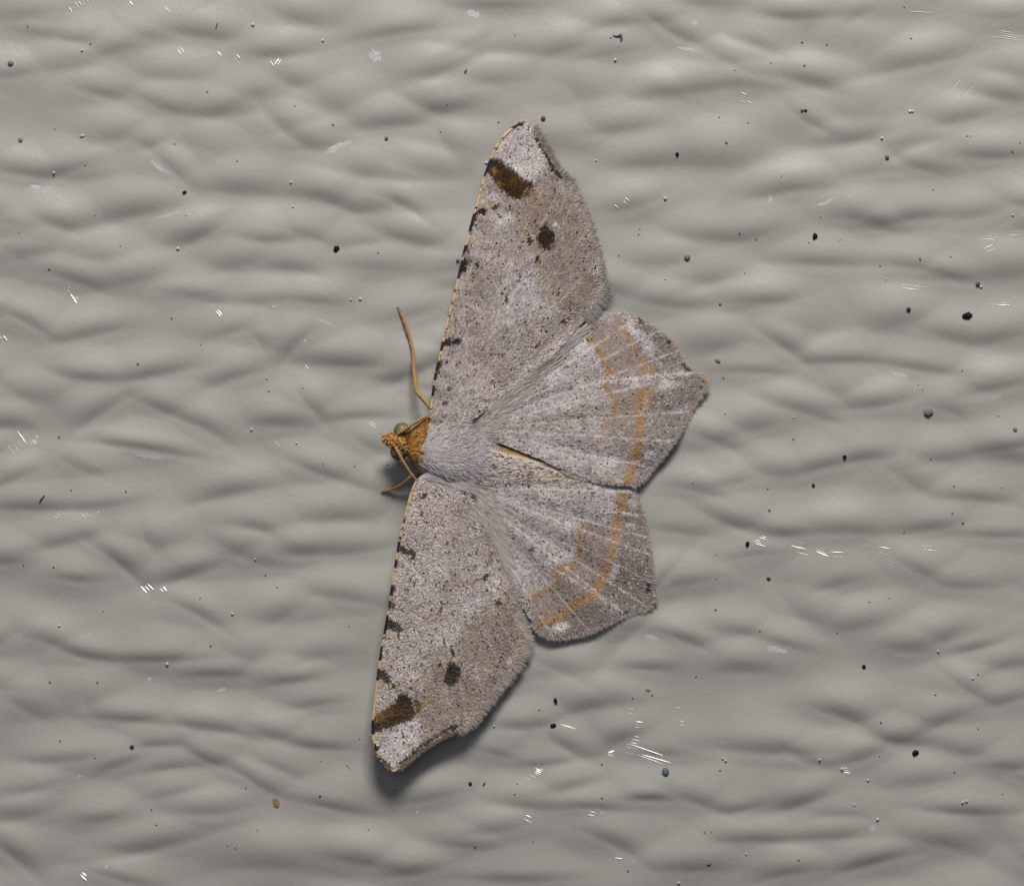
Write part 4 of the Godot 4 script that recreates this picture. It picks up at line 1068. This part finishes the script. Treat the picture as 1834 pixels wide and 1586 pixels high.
func make_body(mo: Node3D, o: Vector3) -> void:
	var g := Geo.new()
	var nx := 96
	var ns := 44
	for k in nx + 1:
		var x := lerpf(689.0, 1072.0, float(k) / nx)
		for s in ns:
			var f := TAU * s / ns
			var p := body_point(x, f)
			var ring := .0
			if x > 880.0:
				ring = -1.0 * pow(.5 + .5 * cos((x - 880.0) / 34.0 * TAU), 8.0)
			var dirn := Vector3(0, cos(f), sin(f))
			p += dirn * (ring + .8 * fine_noise.get_noise_3d(p.x, p.y, p.z))
			var sp := spine_at(x)
			var s2 := spine_at(x + 4.0)
			g.add(p, Vector3(-(s2[2] - sp[2]) / 4.0 * .8, cos(f) * sp[4] / maxf(sp[2], 1.0), sin(f)), vary(body_color(p), .1))
	for k in nx:
		for s in ns:
			var s2 := (s + 1) % ns
			g.quad(k * ns + s, k * ns + s2, (k + 1) * ns + s2, (k + 1) * ns + s)
	for e in [0, nx]:
		var c := g.add(body_point(689.0 if e == 0 else 1072.0, 0.0) * Vector3(1, 0, 0) + Vector3(0, spine[0][1] if e == 0 else spine[-1][1], spine[0][3] if e == 0 else spine[-1][3]), Vector3(-1 if e == 0 else 1, 0, 0), lin(.4, .2, .06))
		for s in ns:
			g.face(c, e * ns + s, e * ns + (s + 1) % ns)
	part("body", g, mat(.8, .25), mo, o)

	# grey fur of the thorax
	var h := Geo.new()
	for k in 6500:
		var x := rng.randf_range(744.0, 872.0)
		var f := rng.randf_range(.02, PI - .02)
		var p := body_point(x, f)
		if p.x < collar_edge(p.y) - 1.0:
			continue
		var side := (p.y - 808.0) / 58.0
		var d := Vector3(1.0, side * .5 + rng.randfn(0, .28) + .25 * fine_noise.get_noise_2d(p.x, p.y), .03 + .09 * rng.randf())
		var tone := lin(.62, .55, .55)
		if p.y > 835.0:
			tone = lin(.56, .50, .495)
		if rng.randf() < .05:
			tone = lin(.3, .26, .255)
		elif rng.randf() < .2:
			tone = lin(.58, .55, .58)
		hair(h, p, d, rng.randf_range(7, 13) * (.75 if x < 775.0 else 1.0), rng.randf_range(1.0, 1.8), Vector3(0, side * .3, -.3), vary(tone, .15), vary(tone, .25))
	# longer tufts behind, running on to the wings and the abdomen
	for k in 1500:
		var x := rng.randf_range(815.0, 880.0)
		var y := rng.randf_range(770.0, 872.0)
		var z := 52.0 - .16 * (x - 815.0) - .0045 * pow(y - 815.0, 2.0)
		var side := (y - 818.0) / 50.0
		var tone := lin(.56, .50, .49) if rng.randf() < .88 else lin(.34, .29, .28)
		hair(h, Vector3(x, y, z), Vector3(1.0, side * .45 + rng.randfn(0, .2), .12), rng.randf_range(10, 22), rng.randf_range(1.0, 1.6), Vector3(0, side * .2, -.4), vary(tone, .15), vary(tone, .2))
	# and fur lying across the seams on to the wings
	for k in 1700:
		var low := rng.randf() < .65
		var p := Vector2(rng.randf_range(762, 842), rng.randf_range(845, 880)) if low else Vector2(rng.randf_range(782, 838), rng.randf_range(738, 778))
		if low and p.y > 852.0 + (p.x - 762.0) * .36 or not low and p.y < 770.0 - (p.x - 782.0) * .4:
			continue
		var z := z_lf(p) if low else z_uf(p)
		var tone := lin(.58, .52, .51) if rng.randf() < .93 else lin(.36, .31, .30)
		hair(h, Vector3(p.x, p.y, z + rng.randf_range(.5, 2.2)), Vector3(1.0, (.42 if low else -.42) + rng.randfn(0, .2), .05), rng.randf_range(11, 22), rng.randf_range(1.0, 1.6), Vector3(0, 0, -.12), vary(tone, .15), vary(tone, .2))
	part("thorax_fur", h, mat(.6, .35), mo, o, "stuff")

	# orange collar: two lobes of long scales
	var cg := Geo.new()
	for k in 1500:
		var x := rng.randf_range(724.0, 772.0)
		var f := rng.randf_range(.03, PI - .03)
		var p := body_point(x, f)
		if p.x > collar_edge(p.y) - 4.0:
			continue
		var seam := absf(p.y - 800.0) < 2.2
		var lobe := -1.0 if p.y < 800.0 else 1.0
		var tone := lin(.46, .215, .055).lerp(lin(.74, .45, .16), rng.randf() * rng.randf())
		if p.x < 733.0 or seam:
			tone = lin(.22, .095, .025)
		elif rng.randf() < .3:
			tone = lin(.2, .09, .025)
		hair(cg, p + Vector3(0, 0, .3 if not seam else -1.0), Vector3(.9, lobe * (.30 + .35 * absf(p.y - 800.0) / 45.0) + rng.randfn(0, .16), .3), rng.randf_range(9, 15), rng.randf_range(2.0, 3.4), Vector3(0, 0, -.3), tone, vary(tone, .2))
	part("collar", cg, mat(.65, .35), mo, o, "stuff")

	# orange scales of the face and crown
	var fg := Geo.new()
	for k in 700:
		var x := rng.randf_range(692.0, 732.0)
		var f := rng.randf_range(-.2, PI + .2)
		var p := body_point(x, f)
		var tone := lin(.64, .35, .10).lerp(lin(.76, .50, .22), rng.randf() * .7)
		if rng.randf() < .15:
			tone = lin(.25, .11, .03)
		hair(fg, p, Vector3(-.5 + rng.randfn(0, .4), rng.randfn(0, .5), .5), rng.randf_range(3, 5.5), rng.randf_range(2.0, 3.2), Vector3(0, 0, -.1), tone, vary(tone, .2))
	part("face_scales", fg, mat(.7, .3), mo, o, "stuff")

	# palps
	for s in [0, 1]:
		var pg := Geo.new()
		var off := -3.5 if s == 0 else 4.0
		tube(pg, [Vector3(704, 788 + off, 46), Vector3(697, 786 + off, 49), Vector3(690, 783.5 + off, 50), Vector3(687, 783 + off, 49)], [4.5, 5.4, 5.2, 4.0], 9, lin(.52, .31, .11), 0.0)
		for k in 110:
			var t := rng.randf()
			var p := Vector3(lerpf(703, 688, t), lerpf(788, 783, t) + off, 49) + Vector3(rng.randfn(0, 1), rng.randfn(0, 1), rng.randf()).normalized() * 4.0
			var tone := lin(.58, .36, .14) if rng.randf() < .8 else lin(.12, .07, .03)
			hair(pg, p, Vector3(-1, rng.randfn(0, .35), .15 + rng.randfn(0, .2)), rng.randf_range(3.5, 6.0), rng.randf_range(1.2, 2.2), Vector3.ZERO, tone, vary(tone, .2))
		part("palp", pg, mat(.7, .3), mo, o)

	# eyes
	for e in [[Vector3(721, 772, 47), 15.5], [Vector3(715, 809, 46), 15.5]]:
		var eg := Geo.new()
		var c: Vector3 = e[0]
		var rr: float = e[1]
		for a in 25:
			for b in 32:
				var th := PI * a / 24.0
				var ph := TAU * b / 32.0
				var d := Vector3(sin(th) * cos(ph), sin(th) * sin(ph), cos(th))
				var mot := 1.0 + .35 * fine_noise.get_noise_3d(d.x * 18.0, d.y * 18.0, d.z * 18.0)
				var col := lin(.13, .115, .05).lerp(lin(.19, .16, .07), smoothstep(.2, 1.0, d.z))
				eg.add(c + d * rr, d, Color(col.r * mot, col.g * mot, col.b * mot))
		for a in 24:
			for b in 32:
				var b2 := (b + 1) % 32
				eg.quad(a * 32 + b, a * 32 + b2, (a + 1) * 32 + b2, (a + 1) * 32 + b)
		part("eye", eg, mat(.42, .45), mo, o)


func make_limbs(mo: Node3D, o: Vector3) -> void:
	var m := mat(.65, .35)
	var skin := lin(.45, .255, .10)
	# antennae, ringed
	for a in [[Vector3(714, 777, 64), Vector3(722, 771.5, 68), Vector3(738, 761, 70), Vector3(753, 751, 67), Vector3(771, 742.5, 60), Vector3(784, 737, 52)], [Vector3(709, 800, 62), Vector3(714, 809, 66), Vector3(723, 826, 66), Vector3(735, 845, 61), Vector3(746, 859, 55), Vector3(754, 869, 46)]]:
		var g := Geo.new()
		tube(g, a, [3.5, 3.1, 2.8, 2.4, 2.1, 1.8], 10, lin(.52, .33, .16), 5.2, lin(.06, .03, .015))
		for k in 40:
			var t := rng.randf() * 4.0
			var q := int(t)
			var p: Vector3 = a[q].lerp(a[q + 1], t - q)
			var d: Vector3 = (a[q + 1] - a[q]).normalized()
			var sd := Vector3(rng.randfn(0, 1), rng.randfn(0, 1), rng.randf()).normalized()
			hair(g, p + sd * 2.6, d + sd * .35, rng.randf_range(2.4, 4.0), 1.4, Vector3.ZERO, vary(lin(.48, .30, .14), .3), lin(.4, .24, .1))
		part("antenna", g, m, mo, o)
	# the two legs that show
	var legs := [
		{"tarsus": [[Vector3(713.5, 552, 4), Vector3(720.5, 567, 5), Vector3(729, 588, 8), Vector3(736, 611, 12)], [2.0, 2.3, 2.5, 2.8]],
			"tibia": [[Vector3(736, 610, 12), Vector3(740.5, 635, 17), Vector3(741.5, 660, 22), Vector3(744, 682, 28), Vector3(746.5, 701, 34)], [2.7, 3.0, 3.2, 4.2, 3.4]],
			"femur": [[Vector3(746, 700, 34), Vector3(753, 708, 37), Vector3(764, 720, 41), Vector3(778, 737, 44), Vector3(790, 752, 44)], [3.4, 4.6, 4.6, 4.4, 4.0]]},
		{"tarsus": [[Vector3(684.5, 879, 4), Vector3(702, 875, 9), Vector3(716, 869, 18)], [1.9, 2.3, 2.5]],
			"tibia": [[Vector3(715, 869.5, 17), Vector3(725, 863, 25), Vector3(733, 856, 32)], [2.5, 2.8, 3.2]],
			"femur": [[Vector3(733, 856, 32), Vector3(745, 846, 38), Vector3(758, 838, 42)], [3.2, 4.2, 4.2]]}]
	for l in legs:
		var root := Node3D.new()
		root.name = "foreleg" if not mo.has_node("foreleg") else "foreleg_001"
		mo.add_child(root, true)
		for seg in l:
			var g := Geo.new()
			var pts: Array = l[seg][0]
			tube(g, pts, l[seg][1], 10, skin if seg != "femur" else lin(.42, .28, .13), 6.5 if seg == "tarsus" else 0.0, lin(.36, .19, .07))
			for k in 150:
				var t := rng.randf() * (pts.size() - 1.001)
				var q := int(t)
				var p: Vector3 = pts[q].lerp(pts[q + 1], t - q)
				var d: Vector3 = (pts[q] - pts[q + 1]).normalized()
				var sd := Vector3(rng.randfn(0, 1), rng.randfn(0, 1), rng.randf()).normalized()
				var rad: float = l[seg][1][q]
				hair(g, p + sd * rad * .92, d + sd * .25, rng.randf_range(2.5, 4.5), 1.4, Vector3.ZERO, vary(skin, .3), vary(skin, .3))
			part(seg, g, m, root, o)


func make_moth() -> void:
	var o := Vector3(800, 808, 0)
	var mo := Node3D.new()
	mo.name = numbered("moth")
	mo.position = W(o)
	add_child(mo, true)
	tag(mo, "pale grey geometer moth with brown banded wings spread flat on wall", "moth")
	make_body(mo, o)
	make_limbs(mo, o)
	var skin := mat(.7, .3)
	var scale_m := mat(.44, .42)
	var hair_m := mat(.6, .35)
	var uh := make_wing("hindwing", "upper hindwing with pointed tail", uh_outline, uh_features(), z_uh, Vector2(842, 768), lin(.48, .41, .40), dots(600, Rect2(860, 570, 400, 300), 21), false, mo, o, skin, scale_m, [-.248, -.08, .06, .21, -.36, -.48, -.586, -.70])
	var lh := make_wing("hindwing", "lower hindwing with two ochre lines", lh_outline, lh_features(), z_lh, Vector2(832, 872), lin(.47, .40, .385), dots(850, Rect2(840, 850, 330, 290), 22), false, mo, o, skin, scale_m, [.03, .16, .27, .35, .47, .58, .67, .855, 1.04])
	var uf := make_wing("forewing", "upper forewing", uf_outline, uf_features(), z_uf, Vector2(775, 788), pale, dots(1150, Rect2(770, 220, 320, 560), 23), true, mo, o, skin, scale_m, [-1.16, -1.104, -1.03, -.935, -.827, -.745, -.678])
	var lf := make_wing("forewing", "lower forewing lifted off the wall", lf_outline, lf_features(), z_lf, Vector2(752, 836), pale, dots(1250, Rect2(665, 850, 290, 530), 24), true, mo, o, skin, scale_m, [1.45, 1.387, 1.298, 1.19, 1.09, 1.005, .92])
	rng.seed = 77
	# fringes
	fringe(uf, [952, 232, 962, 248, 967, 259, 982, 281, 989, 298, 1009, 323, 1024, 334], uf_outline, z_uf, 18, 5.0, lin(.30, .26, .26), lin(.26, .23, .24), o, hair_m)
	fringe(uf, [1024, 334, 1035, 356, 1045, 376, 1055, 409, 1065, 439, 1072, 465, 1077, 492, 1079, 508], uf_outline, z_uf, 15, 5.0, lin(.40, .355, .33), lin(.42, .40, .39), o, hair_m)
	fringe(uf, [1079, 508, 1074, 524, 1060, 548, 1045, 571], uf_outline, z_uf, 28, 6.5, lin(.34, .31, .29), lin(.36, .34, .33), o, hair_m, .5)
	fringe(uf, [925, 226, 933, 222, 941, 221, 952, 230], uf_outline, z_uf, 7, 5.0, lin(.62, .50, .30), lin(.66, .56, .4), o, hair_m)
	fringe(uf, [1045, 571, 1029, 591, 1008, 615, 987, 639, 960, 660, 930, 684, 900, 708, 870, 734], uf_outline, z_uf, 5, 3.0, lin(.5, .46, .45), lin(.5, .46, .45), o, hair_m)
	fringe(lf, [711, 1374, 721, 1366, 748, 1342, 781, 1320, 819, 1302], lf_outline, z_lf, 11, 5.0, lin(.20, .15, .11), lin(.36, .29, .22), o, hair_m)
	fringe(lf, [819, 1302, 837, 1293, 853, 1276, 869, 1255, 885, 1234, 902, 1214, 917, 1196, 931, 1178, 940, 1160], lf_outline, z_lf, 20, 6.0, lin(.36, .31, .28), lin(.52, .47, .43), o, hair_m)
	fringe(lf, [940, 1160, 941, 1134, 932, 1108, 921, 1080, 910, 1044, 898, 1024, 891, 999, 876, 972, 862, 955], lf_outline, z_lf, 20, 6.0, lin(.47, .40, .34), lin(.54, .49, .46), o, hair_m, .5)
	fringe(lf, [690, 1363, 700, 1373, 711, 1374], lf_outline, z_lf, 6, 5.0, lin(.6, .46, .28), lin(.6, .5, .36), o, hair_m)
	fringe(uh, [1065, 573, 1080, 565, 1104, 561, 1122, 563, 1140, 570, 1161, 585, 1182, 597, 1200, 614, 1213, 630, 1224, 651, 1233, 661, 1251, 673, 1264, 683], uh_outline, z_uh, 10, 5.0, lin(.40, .35, .31), lin(.56, .51, .46), o, hair_m)
	fringe(uh, [1251, 673, 1264, 683, 1256, 696], uh_outline, z_uh, 11, 6.0, lin(.5, .37, .2), lin(.62, .5, .33), o, hair_m)
	fringe(uh, [1264, 683, 1256, 696, 1242, 716, 1229, 740, 1216, 764, 1199, 789, 1180, 815, 1164, 836, 1146, 856, 1131, 864], uh_outline, z_uh, 15, 5.0, lin(.38, .335, .30), lin(.54, .50, .46), o, hair_m)
	fringe(lh, [1115, 872, 1135, 889, 1143, 911, 1149, 930, 1155, 960, 1160, 990, 1162, 1018, 1164, 1039, 1168, 1064, 1166, 1080], lh_outline, z_lh, 13, 5.0, lin(.36, .31, .28), lin(.52, .47, .43), o, hair_m)
	fringe(lh, [1168, 1064, 1166, 1080, 1148, 1089, 1122, 1094, 1096, 1106, 1075, 1117, 1054, 1127, 1032, 1132, 1011, 1136, 987, 1136, 970, 1127, 955, 1113], lh_outline, z_lh, 14, 5.0, lin(.38, .33, .28), lin(.54, .485, .43), o, hair_m)
	fringe(uh, [1005, 840, 1044, 856, 1059, 857, 1095, 863, 1131, 864], uh_outline, z_uh, 8, 5.0, lin(.54, .47, .44), lin(.58, .51, .47), o, hair_m, .6)
	# cream front edges with dark ticks, each a strip along the wing
	var edge_m := mat(.55, .4)
	for w in [[uf, uf_outline, 0, 20, z_uf], [lf, lf_outline, 0, 18, z_lf]]:
		var g := Geo.new()
		var pts := []
		var rad := []
		for k in range(w[2], w[3]):
			var p := Vector2(w[1][k * 2], w[1][k * 2 + 1])
			var z: float = w[4].call(p)
			pts.append(Vector3(p.x + .8, p.y, z))
			rad.append(2.8 if k < w[3] - 1 else 1.2)
		tube(g, pts, rad, 8, cream, 0.0)
		# ticks
		for k in g.v.size():
			var p := g.v[k]
			var tick := fine_noise.get_noise_1d(p.y * 4.2 + 300.0) + .75 * fine_noise.get_noise_1d(p.y * .7)
			var col := paint(uf_marks if w[0] == uf else lf_marks, Vector2(p.x, p.y), g.c[k])
			var black := false
			for b in (uf_black if w[0] == uf else lf_black):
				black = black or p.y > b[0] and p.y < b[1]
			g.c[k] = ink if black or tick > .40 else col
		part("front_edge", g, edge_m, w[0], o)
	# long hairs lying over the roots of the hindwings and along their front edge
	var hg := Geo.new()
	for k in 750:
		var t := pow(rng.randf(), 1.6)
		var along := Vector2(846, 766).lerp(Vector2(1050, 585), t)
		var p := along + Vector2(.66, .75) * rng.randf_range(-4.0, 30.0 * (1.0 - t * .75))
		if not Geometry2D.is_point_in_polygon(p, V(uh_outline)):
			continue
		var d := (p - Vector2(835, 775)).normalized()
		var tone := lin(.66, .58, .55).lerp(lin(.52, .46, .44), rng.randf())
		hair(hg, Vector3(p.x, p.y, z_uh(p) + 1.2), Vector3(d.x, d.y + rng.randfn(0, .12), .08), rng.randf_range(12, 26), rng.randf_range(.9, 1.5), Vector3(0, 0, -.12), vary(tone, .15), vary(tone, .2))
	part("root_hairs", hg, hair_m, uh, o, "stuff")
	var lg := Geo.new()
	for k in 1000:
		var t := rng.randf()
		var along := Vector2(838, 868).lerp(Vector2(905, 1010), t)
		var p := along + Vector2(.9, -.42) * rng.randf_range(-6.0, 34.0 * (1.0 - t * .6))
		if not Geometry2D.is_point_in_polygon(p, V(lh_outline)):
			continue
		var d := (p - Vector2(815, 850)).normalized()
		var tone := lin(.66, .58, .55).lerp(lin(.48, .42, .40), rng.randf())
		hair(lg, Vector3(p.x, p.y, z_lh(p) + 1.2), Vector3(d.x, d.y + rng.randfn(0, .12), .08), rng.randf_range(12, 28), rng.randf_range(.9, 1.5), Vector3(0, 0, -.12), vary(tone, .15), vary(tone, .2))
	part("root_hairs", lg, hair_m, lh, o, "stuff")
	# brown tufts and specks along the abdomen
	var ag := Geo.new()
	for t in [[893, 815], [882, 838], [912, 828], [908, 843], [938, 836], [930, 850], [962, 838], [985, 846], [905, 820], [945, 848], [1000, 850]]:
		for k in 9:
			var p := Vector2(t[0] + rng.randfn(0, 5), t[1] + rng.randfn(0, 3.4))
			var s := spine_at(p.x)
			var u := clampf((p.y - s[1]) / s[2], -.95, .95)
			var z: float = s[3] + s[4] * sqrt(1.0 - u * u)
			hair(ag, Vector3(p.x, p.y, z + .3), Vector3(1, rng.randfn(0, .2), .12), rng.randf_range(3.5, 6), 2.0, Vector3.ZERO, lin(.10, .055, .03), lin(.14, .08, .04))
	for k in 420:
		var x := rng.randf_range(872, 1050)
		var s := spine_at(x)
		var u := rng.randf_range(-.45, .9)
		var tone := lin(.64, .535, .40).lerp(lin(.58, .51, .49), smoothstep(1060.0, 920.0, x) * rng.randf_range(.5, 1.0))
		hair(ag, Vector3(x, s[1] + s[2] * u, s[3] + s[4] * sqrt(1.0 - u * u) + .2), Vector3(1, rng.randfn(0, .1), .02), rng.randf_range(6, 10), rng.randf_range(2.6, 3.8), Vector3.ZERO, vary(tone, .1), vary(tone, .15))
	part("abdomen_scales", ag, hair_m, mo, o, "stuff")


var uf_black := [[224, 231], [287, 318], [384, 416], [440, 462], [468, 500], [612, 628], [648, 665], [668, 682], [690, 710]]
var lf_black := [[968, 988], [1000, 1013], [1045, 1066], [1074, 1086], [1100, 1134], [1155, 1180], [1194, 1216], [1286, 1312], [1330, 1340], [1354, 1368]]
var uf_marks: Array
var lf_marks: Array


func _ready() -> void:
	# camera, background, light, exposure
	var cam := Camera3D.new()
	cam.name = "camera"
	cam.position = Vector3(0, 0, .26)
	cam.fov = rad_to_deg(2.0 * atan(793.0 * S / .26))
	cam.near = .02
	cam.far = 4.0
	cam.current = true
	add_child(cam)
	var env := Environment.new()
	env.background_mode = Environment.BG_COLOR
	env.background_color = Color(.02, .022, .026)
	env.tonemap_mode = Environment.TONE_MAPPER_LINEAR
	env.tonemap_exposure = 1.0
	env.sdfgi_enabled = true
	env.ssao_enabled = true
	env.ssil_enabled = true
	var we := WorldEnvironment.new()
	we.name = "environment"
	we.environment = env
	add_child(we)
	var key := AreaLight3D.new()   # the flash with its diffuser, held above the moth
	key.name = "flash"
	key.area_size = Vector2(.078, .055)
	key.light_energy = .054
	key.light_color = Color(1.0, .985, .955)
	key.shadow_enabled = true
	add_child(key)
	key.look_at_from_position(Vector3(.012, .175, .145), Vector3(0, 0, 0))
	var fill := AreaLight3D.new()  # light thrown back from the surroundings in front
	fill.name = "fill_light"
	fill.area_size = Vector2(.4, .4)
	fill.light_energy = .0295
	fill.light_color = Color(.925, .94, 1.0)
	fill.shadow_enabled = true
	add_child(fill)
	fill.look_at_from_position(Vector3(-.08, .06, .42), Vector3(0, 0, 0))

	rng.seed = 4
	tone_noise.seed = 3
	tone_noise.noise_type = FastNoiseLite.TYPE_SIMPLEX_SMOOTH
	tone_noise.frequency = .006
	tone_noise.fractal_octaves = 3
	fine_noise.seed = 9
	fine_noise.noise_type = FastNoiseLite.TYPE_SIMPLEX_SMOOTH
	fine_noise.frequency = .12
	fine_noise.fractal_octaves = 2

	var wall := make_wall()
	rng.seed = 12
	uf_marks = uf_features().filter(func(f): return f.k == 2 and f.c == ink)
	lf_marks = lf_features().filter(func(f): return f.k == 2 and f.c == ink)
	make_moth()
	rng.seed = 31
	make_specks()
	make_scuff_sheens(wall)
	make_scratch_glints(wall)
